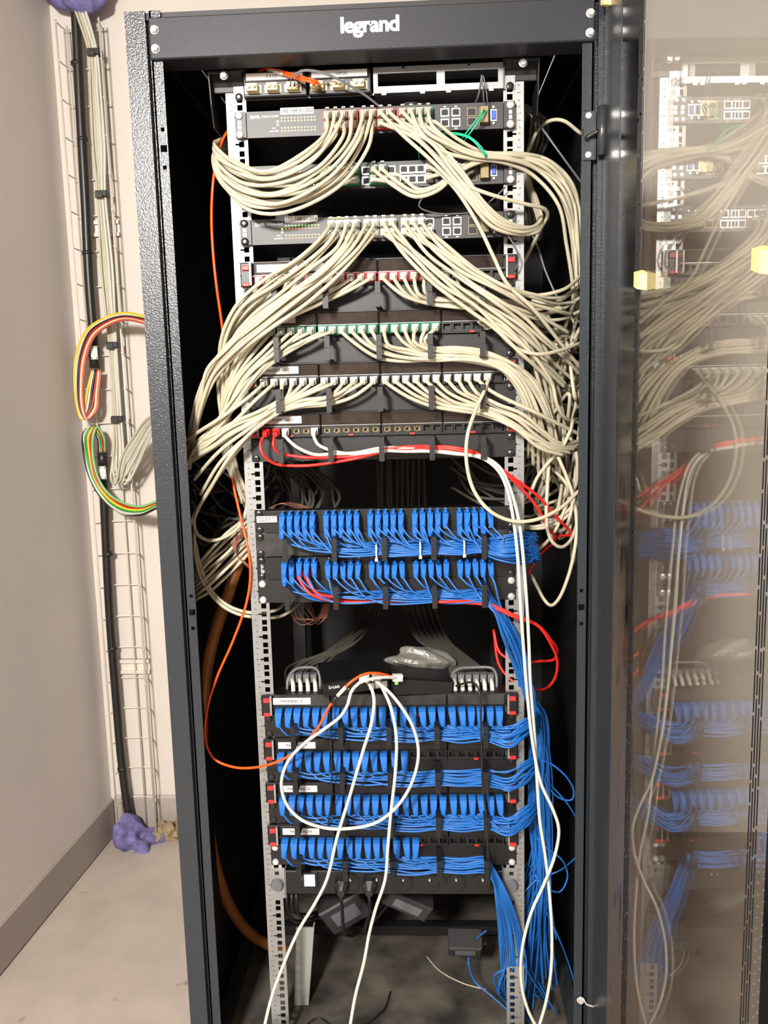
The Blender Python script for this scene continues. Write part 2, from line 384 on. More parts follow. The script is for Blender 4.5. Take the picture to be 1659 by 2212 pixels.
# mounting rails with real holes
def rail(sg):
    g = G(); xi, xo, hx = .2215, .2565, .23255; h = .0048; y0, y1 = -.0005, .0016
    def bx(a, b, z0, z1): g.box(min(sg * a, sg * b), max(sg * a, sg * b), y0, y1, z0, z1)
    ztop = U(16.25); zb = U(-25.4)
    hs = []
    for n in range(-25, 16):
        for d in (.00635, .02222, .03810): hs.append((U(n) + d, d))
    hs = [q for q in hs if zb + .01 < q[0] < ztop - .006]
    zz = zb
    for zc, d in hs:
        bx(xi, xo, zz, zc - h); bx(xi, hx - h, zc - h, zc + h)
        if d == .02222:                                   # the middle hole has a key slot towards the outside
            bx(hx + h, hx + h + .0065, zc - h, zc - .0016); bx(hx + h, hx + h + .0065, zc + .0016, zc + h); bx(hx + h + .0065, xo, zc - h, zc + h)
        else: bx(hx + h, xo, zc - h, zc + h)
        zz = zc + h
    bx(xi, xo, zz, ztop)
    g.box(min(sg * (xo - .002), sg * xo), max(sg * (xo - .002), sg * xo), y1, .045, zb, ztop)
    return g
def marks(sg):
    g = G(); r = random.Random(3 + sg)
    for n in range(-25, 17):
        x = sg * .2482; g.box(x - .0028, x + .0028, -.0009, -.0005, U(n) - .0005, U(n) + .0005)
        for k in range(3):
            zc = U(n) + .011 * (k + 1)
            for q in range(3):
                a = r.uniform(-.0022, .0022); b = r.uniform(-.0014, .0014)
                if r.random() < .5: g.box(x + a - .0014, x + a + .0014, -.0008, -.0005, zc + b, zc + b + .0006)
                else: g.box(x + a, x + a + .0006, -.0008, -.0005, zc + b - .0014, zc + b + .0014)
    return g
for sg in (-1, 1):
    rl = part('mounting_rail', rail(sg), M['rail'], cab)
    mk = part('printed_scale', marks(sg), M['mark'], rl); mk['kind'] = 'stuff'
def rail_bracket(sg):
    g = G(); zt_ = HZ + .712
    def bx(a, b, y0, y1, z0, z1): g.box(min(sg * a, sg * b), max(sg * a, sg * b), y0, y1, z0, z1)
    bx(.2215, .2775, -.028, .06, zt_ - .002, zt_)                         # plate under the top beam
    x0, x1 = sg * .2775, sg * .2795                                       # side web, tapering downwards
    g.loft([[(x, -.028, zt_), (x, .06, zt_), (x, .06, zt_ - .085), (x, -.004, zt_ - .085), (x, -.018, zt_ - .05)] for x in (x0, x1)])
    # curved skirt from the plate down to the rail
    q = []
    for k in range(6):
        a = k / 5 * math.pi / 2; q.append((-.026 + .024 * math.sin(a), zt_ - .026 + .024 * math.cos(a)))
    g.loft([[(sg * x, y, z) for y, z in q] + [(sg * x, y + .0015, z - .0015) for y, z in q[::-1]] for x in (.2240, .2770)])
    return g
for sg in (-1, 1):
    b = part('rail_bracket', rail_bracket(sg), M['plate'], cab)
    part('bolt', cached('hexbolt', hexbolt, M['chrome']), None, b, loc=(sg * .252, -.0275, HZ + .705))
# ---- glass door, hinged on the right post and standing open at a right angle
ANG = math.radians(2.5)
door = part('door', G().box(0, .100, 0, .024, HZ - 1.12, HZ + .784), M['frame2'], cab, loc=(.375, -.083, 0), rot=(0, 0, -math.pi / 2 + ANG))
S1 = .703
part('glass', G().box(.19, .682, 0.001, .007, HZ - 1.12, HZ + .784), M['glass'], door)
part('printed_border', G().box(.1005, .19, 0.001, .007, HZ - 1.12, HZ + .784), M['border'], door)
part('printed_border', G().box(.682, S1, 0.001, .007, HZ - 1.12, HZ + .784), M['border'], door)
g = G()
rr = random.Random(5)
for lines, x0, dx in ((4, .641, .006), (5, .1925, .006)):
    for k in range(lines):
        z = HZ - 1.12
        while z < HZ + .77:
            l = rr.uniform(.02, .07); x = x0 + dx * k
            g.box(x, x + .0011, -.0001, .0009, z, min(z + l, HZ + .784)); z += l + .004
o = part('printed_dashes', g, M['jackblack'], door); o['kind'] = 'stuff'
g = G()
for k in range(150):
    z = HZ - 1.1 + k * .0125
    for x in (.668, .679): q_ = rr.uniform(0, .002); g.box(x + q_, x + q_ + .0012, -0.0002, .001, z, z + .0010)
o = part('printed_dots', g, M['greycord'], door); o['kind'] = 'stuff'
def bumper():
    g = G(); g.loft([[(-.011, .0, -.011), (.011, 0, -.016), (.011, 0, .008), (-.011, 0, .014)], [(-.008, -.013, -.009), (.009, -.013, -.014), (.009, -.013, .006), (-.008, -.013, .011)]]); return g
for s, z in ((.238, .318), (.632, .293), (.028, .768)):
    part('bumper', cached('bumper', bumper, M['yellow']), None, door, loc=(s, 0.001, HZ + z))
# hinge
hz = HZ + .571
hg = part('hinge', G().box(.343, .3635, -.0835, -.0805, hz - .037, hz + .038), M['frame2'], cab)
g = G(); g.tube([(.371, -.094, hz - .033), (.371, -.094, hz + .042)], .008, 12, smooth=False); part('barrel', g, M['frame2'], hg, True)
g = G(); g.tube([(.345, -.088, hz - .006), (.355, -.092, hz), (.366, -.097, hz + .004)], .0035, 8); part('pin', g, M['blackscrew'], hg, True)
for z in (HZ + .6023, HZ + .5419):
    s_ = part('screw', cached('screw_zinc', lambda: G().disc((0, 0, 0), .0052, .0022), M['chrome']), None, hg, loc=(.351, -.0835, z))

# ------------------------------------------------------------------ screws and rack devices
def screw_geo(): return G().disc((0, 0, 0), .0068, .004, n=14, dome=1).box(-.0028, .0028, -.0046, -.0035, -.0006, .0006).box(-.0006, .0006, -.0046, -.0035, -.0028, .0028)
def screws(parent, z0, m, key, ys=-.0025, zs=(.00635, .0381), xs=(-.23255, .23255)):
    for x in xs:
        for z in zs: part('screw', cached(key, screw_geo, m), None, parent, loc=(x, ys, z0 + z))
def ring_geo():
    g = G(); w_, d, h = .0046, .058, .021
    g.box(-w_, w_, -d, 0, h - .003, h).box(-w_, w_, -d, 0, -h, -h + .003)
    g.box(-w_, w_, -d - .002, -d + .001, .004, h).box(-w_, w_, -d - .002, -d + .001, -h, .001)
    g.box(-w_, w_, -d - .0045, -d - .002, .0015, .006)
    return g
RX = (-.1775, -.0888, .001, .0895, .1790)
def manager(n, label, style='black', zoff=0.0, dust=False):
    t = thing('cable_manager', label, 'cable manager', (0, 0, U(n)))
    g = G().box(-.2413, .2413, -.0025, 0, .0005, .0440)
    part('plate', g, M['plate'] if not dust else M['dustcover'], t)
    for x in RX: part('cable_ring', cached('ring', ring_geo, M['plate']), None, t, loc=(x, -.0025, .0222 + zoff))
    screws(t, 0, M['blackscrew'] if style == 'black' else M['chrome'], 'scr_' + style, zs=(.0065, .037))
    return t
def jack_geo(w_=.0088, h=.0085, d=.011, o=.0062):
    g = G(); g.box(-w_, -o, -.001, d, -h, h).box(o, w_, -.001, d, -h, h).box(-o, o, -.001, d, o - .0005, h).box(-o, o, -.001, d, -h, -.0045)
    g.box(-.0025, .0025, -.001, d, -.0047, -.0062); g.box(-w_, w_, d, d + .001, -h, h); return g
def contacts_geo():
    g = G()
    g.box(-.0062, -.0025, .002, .0105, -.004, .002).box(.0025, .0062, .002, .0105, -.004, .002).box(-.003, .003, .0035, .0105, -.007, -.003)
    for i in range(4): g.box(-.0052 + .003 * i, -.0036 + .003 * i, .001, .009, .0015, .0055)
    return g
def tabx(k): return (-.2090, -.1905, -.1738, -.1562, -.1383, -.1210, -.1000, -.0825, -.0652, -.0472, -.0300, -.0118,
                     .0092, .0278, .0455, .0636, .0815, .0993, .1194, .1379, .1550, .1718, .1902, .2073)[k]
def patch_panel(n, letter, label, cover='brown', gold=(), tags=(1,), name_x=-.185, lat=True, nm=True):
    t = thing('patch_bay', label, 'patch panel', (0, 0, U(n)))
    g = G().box(-.2225, .2225, .0, .03, .001, .0440).box(-.2225, .2225, -.010, .0, .0410, .0440).box(-.2225, .2225, -.010, 0, .0185, .0205).box(-.2225, .2225, -.010, 0, .0005, .0035)
    part('body', g, M['jackblack'], t)
    for k in range(4):
        a = -.2200 + .1103 * k
        c = part('label_cover', G().bbox(a, a + .1085, -.0125, -.0005, .0208, .0425, .0015), M[cover], t)
        if cover == 'brown': part('edge', G().box(a + .001, a + .1075, -.0135, -.0123, .0203, .0211), M['silver'], c)
    for k in range(24):
        j = part('jack', cached('jack', jack_geo, M['jackblack']), None, t, loc=(tabx(k), -.0098, .0112))
        if k in gold: part('contacts', cached('contacts', contacts_geo, M['gold']), None, j)
    if nm:
        nl = part('name_label', G().box(name_x - .036, name_x + .036, -.0135, -.0126, .0255, .0385), M['paper'], t)
        if letter: text('lettering', 'PANNEAU ' + letter, .0078, M['ink'], nl, (name_x, -.0137, .032))
    for sg in (-1, 1):
        g = G().bbox(min(sg * .2225, sg * .2440), max(sg * .2225, sg * .2440), -.012, -.0005, .002, .0435, .002)
        e = part('end_latch', g, M['plate2'], t)
        if lat:
            for z in (.0345, .0050):
                part('release_tab', G().bbox(sg * .2335 - .006, sg * .2335 + .006, -.0165, -.011, z - .0028 - (.002 if z > .02 else 0), z + .0035, .001), M['red'], e)
        part('side_clip', G().box(min(sg * .2235, sg * .2270), max(sg * .2235, sg * .2270), -.016, -.0118, .004, .042), M['rail'], e)
    for k in tags:
        x = (-.1655, -.0562, .0548, .1640)[k]; part('red_tab', G().box(x - .0042, x + .0042, -.013, -.0095, .0010, .0042), M['red'], t)
    return t

# labels that carry no letter are the ones the cords cover
pA = patch_panel(8, '', 'patch panel with red clipped cords, first below the three network switches', name_x=-.178, tags=())
part('name_label', G().box(-.128, -.095, -.0135, -.0126, .0255, .0385), M['paper'], pA)
manager(7, 'black cable manager plate with rings directly under the red clipped patch panel')
patch_panel(6, 'B', 'patch panel labelled PANNEAU B with green clipped cords', name_x=-.185, tags=(3,))
manager(5, 'black cable manager plate with rings directly under PANNEAU B')
patch_panel(4, 'C', 'patch panel labelled PANNEAU C full of white plugs', name_x=-.183, tags=())
manager(3, 'black cable manager plate with rings directly under PANNEAU C')
patch_panel(2, 'D', 'patch panel labelled PANNEAU D with two red and two white cords', name_x=-.181, gold=(3, 4, 6, 7, 8, 9, 10, 11, 12, 13, 14, 15), tags=(0, 1, 2, 3))
manager(1, 'black cable manager plate with rings directly under PANNEAU D carrying red cords', zoff=.001)

def rocade(n, label, upper):
    t = thing('patch_bay', label, 'patch panel', (0, 0, U(n)))
    part('body', G().box(-.2413, .2413, -.0025, .0, .0005, .0440).box(-.2413, .2413, -.0025, .012, .0430, .0440), M['plate2'], t)
    xs = []
    for gk in range(5):
        for k in range(5): xs.append(-.1865 + .0810 * gk + .0139 * k)
    for r_, z in ((0, .0300), (1, .0150)):
        for k, x in enumerate(xs):
            part('jack', cached('jack_small', lambda: jack_geo(.0066, .0066, .010, .0054), M['jackblack']), None, t, loc=(x, -.0035, z))
    nums = part('port_numbers', G().box(-.0001, .0001, -.0026, -.0025, .0435, .0436), M['whiteink'], t)
    for k, x in enumerate(xs):
        text('number', str(k + 1), .0050, M['whiteink'], nums, (x, -.0027, .0402))
        text('number', str(k + 26), .0042, M['whiteink'], nums, (x, -.0027, .0048))
    screws(t, 0, M['blackscrew'], 'scr_black', zs=(.0065, .037))
    return t, xs
r1, RXS = rocade(-2, 'black panel with two rows of blue cords and white ROCADE PTT label', True)
nl = part('name_label', G().box(-.2365, -.1985, -.0085, -.0078, .0215, .0335), M['paper'], r1)
text('lettering', 'ROCADE PTT', .0058, M['ink'], nl, (-.2155, -.0087, .0300)); text('lettering', 'BAIE SG', .0058, M['ink'], nl, (-.2195, -.0087, .0250))
manager(-3, 'dusty cable manager plate with rings holding the tied blue bundle', dust=True)
r2, _ = rocade(-4, 'black panel of blue cords with two red cords, below the ROCADE PTT panel', True)
text('lettering', 'legrand', .0095, M['whiteink'], r2, (-.2325, -.0027, .0222), rot=(math.pi / 2, -math.pi / 2, 0))
manager(-5, 'black cable manager plate with silver screws and two red cords', 'chrome')
patch_panel(-10, 'E', 'patch panel labelled PANNEAU E below the small black router', 'dustcover', name_x=-.185, tags=(0, 1, 2, 3))
manager(-11, 'black cable manager plate with rings directly under PANNEAU E')
patch_panel(-12, 'F', 'patch panel directly below PANNEAU E, half filled with blue cords', 'plate2', tags=(0, 1, 3), name_x=-.179)
manager(-13, 'black cable manager plate under the half filled panel below PANNEAU E')
patch_panel(-14, 'G', 'patch panel labelled PANNEAU G, full of blue cords', 'plate2', tags=(0, 1), name_x=-.179)
manager(-15, 'black cable manager plate directly under PANNEAU G')
patch_panel(-16, 'H', 'lowest patch panel, labelled PANNEAU H, with blue cords on its left', 'plate2', tags=(0, 2, 3), name_x=-.178)
manager(-17, 'lowest cable manager plate, silver screws, blue cords dropping at its right end', 'chrome')

# ---- fibre tray at the top
t = thing('fibre_tray', 'white fibre tray with two black adapter cassettes at the top of the rack', 'fibre tray', (0, 0, U(15.12)))
g = G(); z0, z1 = .0, .0415
X0, X1 = .0005, .2215
wins = [(.008, .108), (.122, .212)]
g.box(-.2413, .2413, .0, .0012, z0, .0035); 
g.box(X0, X1, -.010, -.0085, z0, .0105).box(X0, X1, -.010, -.0085, .0310, z1)
xx = X0
for a, b in wins: g.box(xx, a, -.010, -.0085, .0105, .0310); xx = b
g.box(xx, X1, -.010, -.0085, .0105, .0310)
g.box(X0, X1, -.0085, .06, z1 - .0015, z1).box(X0, X1, -.0085, .06, z0, z0 + .0015)
g.box(X1, .2413, -.0035, 0, z0, z1).box(X1 - .001, X1 + .001, -.010, 0, z0, z1).box(-.2413, -.2235, -.0035, 0, z0, z1)
part('bracket', g, M['rail'], t)
for x in (.018, .084, .128, .20): part('clip_tab', G().box(x - .004, x + .004, -.013, -.0095, -.004, .002), M['silver'], t)
for x in (.052, .163): part('clip_notch', G().box(x - .0025, x + .0025, -.0112, -.0098, .038, .0435), M['jackblack'], t)
screws(t, 0, M['blackscrew'], 'scr_black', ys=-.0035, zs=(.0045, .0365))
def adapter_geo():
    g = G(); g.box(-.0145, .0145, -.002, 0, -.0065, .0065); g.bbox(-.0095, .0095, -.016, -.002, -.006, .0065, .001)
    for x in (-.0045, .0045): g.disc((x, -.0155, .0005), .0034, .005, n=10)
    return g
for k, (a, b) in enumerate(((-.2225, -.1135), (-.1105, -.0035))):
    c = part('cassette', G().bbox(a, b, -.014, .05, .0005, .0405, .002), M['switch'], t)
    part('label_strip', G().box(a + .003, b - .003, -.0165, -.0135, .0245, .0395), M['brown'], c)
    pl = part('paper_label', G().box(a + .006, b - .006, -.0172, -.0166, .0265, .0375), M['paper'], c)
    for x in ((-.2055, -.1711, -.1367), (-.0929, -.0588, -.0240))[k]:
        part('adapter', cached('adapter', adapter_geo, M['cream']), None, c, loc=(x, -.014, .0125))
    text('lettering', 'A 6 DEPUIS A' if k == 0 else 'DEPUIS', .0062, M['ink'], t, ((a + b) / 2 + .004, -.0174, .032))

# ---- three network switches
def port_geo():
    g = G(); g.box(-.0072, .0072, -.0006, 0, .0052, .0068).box(-.0072, .0072, -.0006, 0, -.0068, -.0045).box(-.0072, -.0056, -.0006, 0, -.0045, .0052).box(.0056, .0072, -.0006, 0, -.0045, .0052)
    return g
def porthole_geo(): return G().box(-.0056, .0056, -.0003, 0, -.0045, .0030).box(-.003, .003, -.0003, 0, .0030, .0052)
SX = (-.0784, -.0645, -.0508, -.0362, -.0160, -.0020, .0130, .0275, .0495, .0639, .0784, .0928)
def network_switch(zb, label, ip=None, lit=True, ear='chrome'):
    t = thing('network_switch', label, 'switch', (0, 0, zb))
    part('case', G().box(-.2205, .2205, -.008, .16, .0005, .0435), M['switch'], t)
    for sg in (-1, 1):
        e = part('ear', G().box(min(sg * .2213, sg * .2405), max(sg * .2213, sg * .2405), -.0115, -.0035, .001, .0430), M['switch'], t)
        for z in (.0370, .0060): part('screw', cached('scr_' + ear, screw_geo, M['chrome'] if ear == 'chrome' else M['blackscrew']), None, e, loc=(sg * .2325, -.0115, z))
        for z in (.0175, .0255): part('slot', G().box(sg * .2325 - .0028, sg * .2325 + .0028, -.0122, -.0113, z - .003, z + .003), M['silver'], e)
    F = -.0082
    text('lettering', 'ZyXEL', .0066, M['whiteink'], t, (-.2055, F, .0345), bold=.0002); text('lettering', 'GS2210-24HP', .0052, M['whiteink'], t, (-.1795, F, .0345))
    if ip:
        nl = part('address_label', G().box(-.1612, -.1035, F - .0006, F, .0365, .0475), M['paper'], t); text('lettering', ip, .0092, M['ink'], nl, (-.1324, F - .0008, .0421), width=.054)
    for r_, z in enumerate((.0312, .0262, .0150, .0100)):
        for k in range(11):
            mm = ((M['gled'], M['oled'], M['yled'], M['oled']) if lit == 2 else (M['yled'], M['yled'], M['yled'], M['yled']))[r_]
            part('led', cached('led' + mm.name, lambda: G().box(-.0013, .0013, -.0008, 0, -.0009, .0009), mm), None, t, loc=(-.1597 + .00575 * k, F + .0002, z))
    for z in (.0258, .0205): part('led', cached('led2', lambda: G().box(-.0017, .0017, -.0008, 0, -.0016, .0016), M['gled']), None, t, loc=(-.1665, F + .0002, z))
    for z in (.015, .010): text('lettering', 'LOCATOR' if z == .01 else 'ALM', .0034, M['whiteink'], t, (-.1735, F, z))
    def port(x, z, flip):
        p = part('port', cached('port', port_geo, M['silver']), None, t, loc=(x, F, z), rot=(0, math.pi if flip else 0, 0))
        part('opening', cached('porthole', porthole_geo, M['jackhole']), None, p)
    for x in SX + (.1213, .1402):
        port(x, .0295, False); port(x, .0130, True)
    for x in (.1213, .1402):
        for z in (.0390, .0035): part('port_tag', G().box(x - .0022, x + .0022, F - .0003, F, z - .001, z + .001), M['whiteink'], t)
    for x in (.1670, .1875):
        for z in (.0290, .0135):
            p = part('fibre_slot', G().box(x - .0078, x + .0078, F - .0004, F, z - .0068, z + .0068), M['gold'], t); part('opening', G().box(x - .0066, x + .0066, F - .0007, F - .0004, z - .0055, z + .0055), M['jackhole'], p)
    sh = part('console_socket', G().box(.1985, .2095, F - .0015, F, .0125, .0315), M['silver'], t)
    part('insert', G().bbox(.2003, .2077, F - .005, F - .0014, .0150, .0290, .001), M['bluevga'], sh)
    for z in (.0350, .0090): part('screw', cached('scr_console', lambda: G().disc((0, 0, 0), .0026, .003, n=8), M['chrome']), None, sh, loc=(.204, F, z))
    part('transceiver', G().bbox(.1800, .1950, F - .014, F - .0008, .0075, .0345, .001), M['gold'], t)
    return t
ZS1, ZS2, ZS3 = HZ + .6075, HZ + .5175, HZ + .4285
network_switch(ZS1, 'grey network switch labelled 192.168.51.202, topmost of three', '192.168.51.202')
network_switch(ZS2, 'grey network switch mostly hidden by beige cords, middle of three', None)
t3 = network_switch(ZS3, 'grey network switch labelled 192.168.51.204 with green and orange lights', '192.168.51.204', 2, 'black')
part('yellow_strip', G().box(-.0850, -.0560, -.0088, -.0080, .0405, .0422), M['yellowtag'], t3)

# ------------------------------------------------------------------ cords
def rect_sec(y, z, hw, hh): return [(-hw, y, z - hh), (hw, y, z - hh), (hw, y, z + hh), (-hw, y, z + hh)]
def oct_sec(y, z, r): return [(r * math.cos(a), y, z + r * math.sin(a)) for a in [math.pi / 8 + k * math.pi / 4 for k in range(8)]]
def blueplug_geo():
    g = G(); g.loft([rect_sec(.002, .001, .0052, .0060), rect_sec(-.0125, .0012, .0054, .0062), rect_sec(-.0205, -.0025, .0054, .0075), rect_sec(-.0265, -.0100, .0046, .0060), rect_sec(-.0285, -.0165, .0028, .0035)])
    g.loft([rect_sec(-.002, .0095, .0030, .0025), rect_sec(-.013, .0100, .0034, .0032), rect_sec(-.0185, .0085, .0022, .0020)])
    return g
def bluewide_geo():
    g = G(); g.loft([rect_sec(.002, .0005, .0060, .0065), rect_sec(-.011, .0005, .0066, .0070), rect_sec(-.0190, -.0040, .0066, .0080), rect_sec(-.0255, -.0120, .0054, .0060), rect_sec(-.0280, -.0180, .0030, .0035)])
    return g
def whiteplug_geo():
    g = G(); g.loft([rect_sec(.002, 0, .0060, .0058), rect_sec(-.0140, 0, .0062, .0060), rect_sec(-.0150, -.0005, .0048, .0048), rect_sec(-.0260, -.0035, .0040, .0040), rect_sec(-.0290, -.0045, .0033, .0033)])
    return g
def latch_geo():
    g = G(); g.loft([rect_sec(-.0, .0066, .0026, .0008), rect_sec(-.017, .0105, .0030, .0008)]); return g
def clip_geo():
    g = G()
    for a in ((-.0088, -.0066, -.0082, .0082), (.0066, .0088, -.0082, .0082), (-.0066, .0066, .0064, .0082), (-.0066, .0066, -.0082, -.0066)):
        g.bbox(a[0], a[1], -.0085, .001, a[2], a[3], .0006)
    return g
PLUG = {'blue': (blueplug_geo, 'blueplug', (0, -.0280, -.0150)), 'wide': (bluewide_geo, 'blueplug', (0, -.0275, -.0170)),
        'white': (whiteplug_geo, 'whiteplug', (0, -.0280, -.0043)), 'grey': (whiteplug_geo, 'greyplug', (0, -.0280, -.0043)),
        'red': (whiteplug_geo, 'redcord', (0, -.0280, -.0043))}
def cord(label, pts, r, m, jack=None, plug=None, flip=False, clip=None, latch=False, group=None, name='patch_cable', cat='cable', n=8, step=.008, roll=0.0):
    pts = [np.array(p, float) for p in pts]
    if jack is not None:
        fn, pm, ex = PLUG[plug]; ex = np.array(ex)
        if flip: ex = ex * np.array([1, 1, -1])
        j = np.array(jack, float); pts = [j + ex + np.array([0, .004, .0015 if not flip else -.0015]), j + ex] + pts
        base = j
    else: base = pts[0]
    g = G(); g.tube([p - base for p in pts], r, n, step)
    me = g.mesh(name, True); me.materials.append(M[m])
    o = link(name, me, None, None, tuple(base)); tag(o, label, cat, group)
    if jack is not None:
        rot = (0, math.pi, 0) if flip else (0, roll, 0)
        p = part('plug', cached('plug_' + plug, fn, M[pm]), None, o, rot=rot)
        if latch: part('latch', cached('latch_' + plug, latch_geo, M[pm]), None, p)
        if clip: part('colour_clip', cached('clip_' + clip, clip_geo, M[clip]), None, o)
    return o
def P(*q): return [Q(*a) for a in q]
def lerp(A, B, t, jit=0.0, dj=0.0):
    out = []; o_ = random.uniform(-dj, dj)
    for a, b in zip(A, B):
        p = [a[i] * (1 - t) + b[i] * t for i in range(3)]
        p[0] += random.uniform(-jit, jit); p[1] += random.uniform(-jit, jit); p[2] += random.uniform(-.0012, .0012) * jit + o_
        out.append(Q(*p))
    return out
RB = .0034
def switch_family(zs, cols, A, B, side, which, clip=None, plug='grey', skip=(), jit=3.0, rows=(0, 1), col='beige'):
    lst = [(k, r) for k in cols for r in rows if (k, r) not in skip]
    for i, (k, r) in enumerate(lst):
        t = i / max(1, len(lst) - 1) + random.uniform(-.10, .10)
        z = zs + (.0295 if r == 0 else .0130)
        cord('beige patch cable in the %s %s port of the %s switch, sweeping %s' % (ORD[k], 'upper' if r == 0 else 'lower', which, side),
             lerp(A, B, t, jit * 1.3, .007), RB, col, (SX[k], -.0095, z), plug, r == 1 and False, clip, True, 'beige cords of the ' + which + ' switch')
# top switch, left and right
switch_family(ZS1, (0, 1, 2, 3, 4, 5),
    [(698, 290, -.05), (650, 338, -.055), (575, 366, -.05), (508, 350, -.045), (466, 322, -.02), (472, 302, .03), (495, 312, .10), (520, 360, .2)],
    [(792, 310, -.062), (728, 392, -.072), (612, 454, -.072), (535, 448, -.067), (482, 400, -.05), (462, 348, -.02), (478, 318, .05), (505, 335, .12)], 'left', 'topmost', 'redclip', 'grey', jit=4)
switch_family(ZS1, (6, 7, 8),
    [(880, 292, -.05), (940, 350, -.06), (1005, 425, -.06), (1062, 488, -.055), (1125, 508, -.03), (1165, 500, 0), (1160, 465, .05), (1138, 410, .1), (1120, 340, .15)],
    [(955, 318, -.055), (1010, 385, -.06), (1050, 440, -.06), (1092, 478, -.05), (1140, 490, -.02), (1168, 470, .02), (1160, 430, .06), (1140, 380, .1), (1122, 330, .15)], 'right', 'topmost', 'redclip', 'grey', jit=3)
switch_family(ZS1, (9, 10, 11),
    [(912, 285, -.052), (962, 325, -.05), (1020, 344, -.045), (1090, 346, -.03), (1155, 375, .0), (1205, 440, .02), (1228, 520, .05), (1238, 620, .08), (1236, 680, .12)],
    [(940, 268, -.05), (985, 300, -.05), (1040, 328, -.04), (1110, 333, -.03), (1180, 350, .0), (1232, 400, .02), (1254, 480, .05), (1256, 600, .08), (1256, 660, .12)], 'right', 'topmost', 'green', 'grey', jit=3)
# middle switch
switch_family(ZS2, (0, 1, 2, 3),
    [(690, 364, -.035), (640, 374, -.04), (560, 380, -.04), (505, 362, -.04), (470, 338, -.02), (480, 318, .05), (510, 340, .15)],
    [(712, 408, -.045), (660, 432, -.05), (590, 440, -.055), (525, 428, -.05), (480, 385, -.035), (466, 350, -.01), (482, 325, .06), (515, 350, .15)], 'left', 'middle', 'green', 'grey', jit=3)
switch_family(ZS2, (5, 6),
    [(845, 402, -.045), (895, 424, -.05), (945, 412, -.05), (985, 380, -.045), (1040, 350, -.035), (1110, 342, -.02), (1180, 368, .0), (1225, 430, .03), (1240, 520, .05), (1245, 640, .1)],
    [(860, 378, -.045), (905, 408, -.05), (945, 400, -.05), (985, 368, -.04), (1040, 340, -.03), (1110, 334, -.015), (1190, 352, .0), (1240, 420, .03), (1256, 520, .05), (1256, 640, .1)], 'right', 'middle', 'green', 'grey', jit=2)
cord('beige patch cable from the twelfth upper port of the middle switch, crossing past the third', P((948, 372, -.05), (985, 410, -.06), (1030, 480, -.065), (1065, 552, -.065), (1095, 612, -.065), (1150, 665, -.05), (1210, 740, 0), (1254, 795, .05)), RB, 'beige', (SX[11], -.0095, ZS2 + .0295), 'grey', latch=True)
cord('beige patch cable from the twelfth lower port of the middle switch, looping behind the rail', P((960, 376, -.05), (1011, 402, -.06), (1056, 419, -.06), (1131, 440, -.04), (1177, 452, -.01), (1183, 466, .01), (1172, 487, .03), (1135, 560, .07), (1105, 610, .1)), RB, 'beige', (SX[11], -.0095, ZS2 + .0130), 'grey', latch=True)
# third switch
switch_family(ZS3, (0, 1, 2),
    [(690, 520, -.06), (640, 560, -.065), (575, 603, -.065), (520, 648, -.06), (482, 710, -.04), (472, 770, -.02), (478, 850, .0), (485, 930, .02), (500, 1010, .04), (525, 1085, .06)],
    [(735, 540, -.06), (680, 590, -.065), (610, 640, -.068), (545, 690, -.06), (500, 750, -.04), (485, 810, -.02), (487, 870, .0), (492, 940, .02), (512, 1010, .04), (538, 1085, .06)], 'left', 'third', None, 'white', jit=3)
switch_family(ZS3, (3, 4, 5),
    [(745, 535, -.062), (690, 590, -.072), (615, 640, -.075), (545, 695, -.075), (490, 745, -.065), (450, 795, -.05), (430, 860, -.03), (414, 930, 0), (404, 1010, .04)],
    [(785, 530, -.062), (735, 590, -.075), (660, 650, -.08), (575, 712, -.08), (510, 765, -.072), (462, 815, -.05), (438, 870, -.03), (422, 940, 0), (410, 1010, .04)], 'left', 'third', None, 'white', jit=3)
switch_family(ZS3, (6, 7, 8),
    [(868, 545, -.065), (935, 610, -.075), (1010, 665, -.075), (1070, 712, -.068), (1125, 760, -.055), (1170, 805, -.02), (1205, 850, .02), (1232, 900, .06)],
    [(935, 545, -.065), (1000, 600, -.072), (1070, 650, -.07), (1130, 690, -.05), (1180, 735, -.02), (1225, 775, .02), (1256, 800, .06)], 'right', 'third', None, 'white', jit=4)
switch_family(ZS3, (9, 10, 11),
    [(930, 530, -.065), (995, 580, -.07), (1070, 622, -.065), (1130, 655, -.045), (1190, 690, -.01), (1230, 715, .03), (1256, 740, .06)],
    [(965, 530, -.06), (1030, 582, -.065), (1095, 618, -.06), (1155, 635, -.03), (1210, 628, .0), (1256, 596, .05)], 'right', 'third', None, 'white', skip=((11, 0),), jit=4)
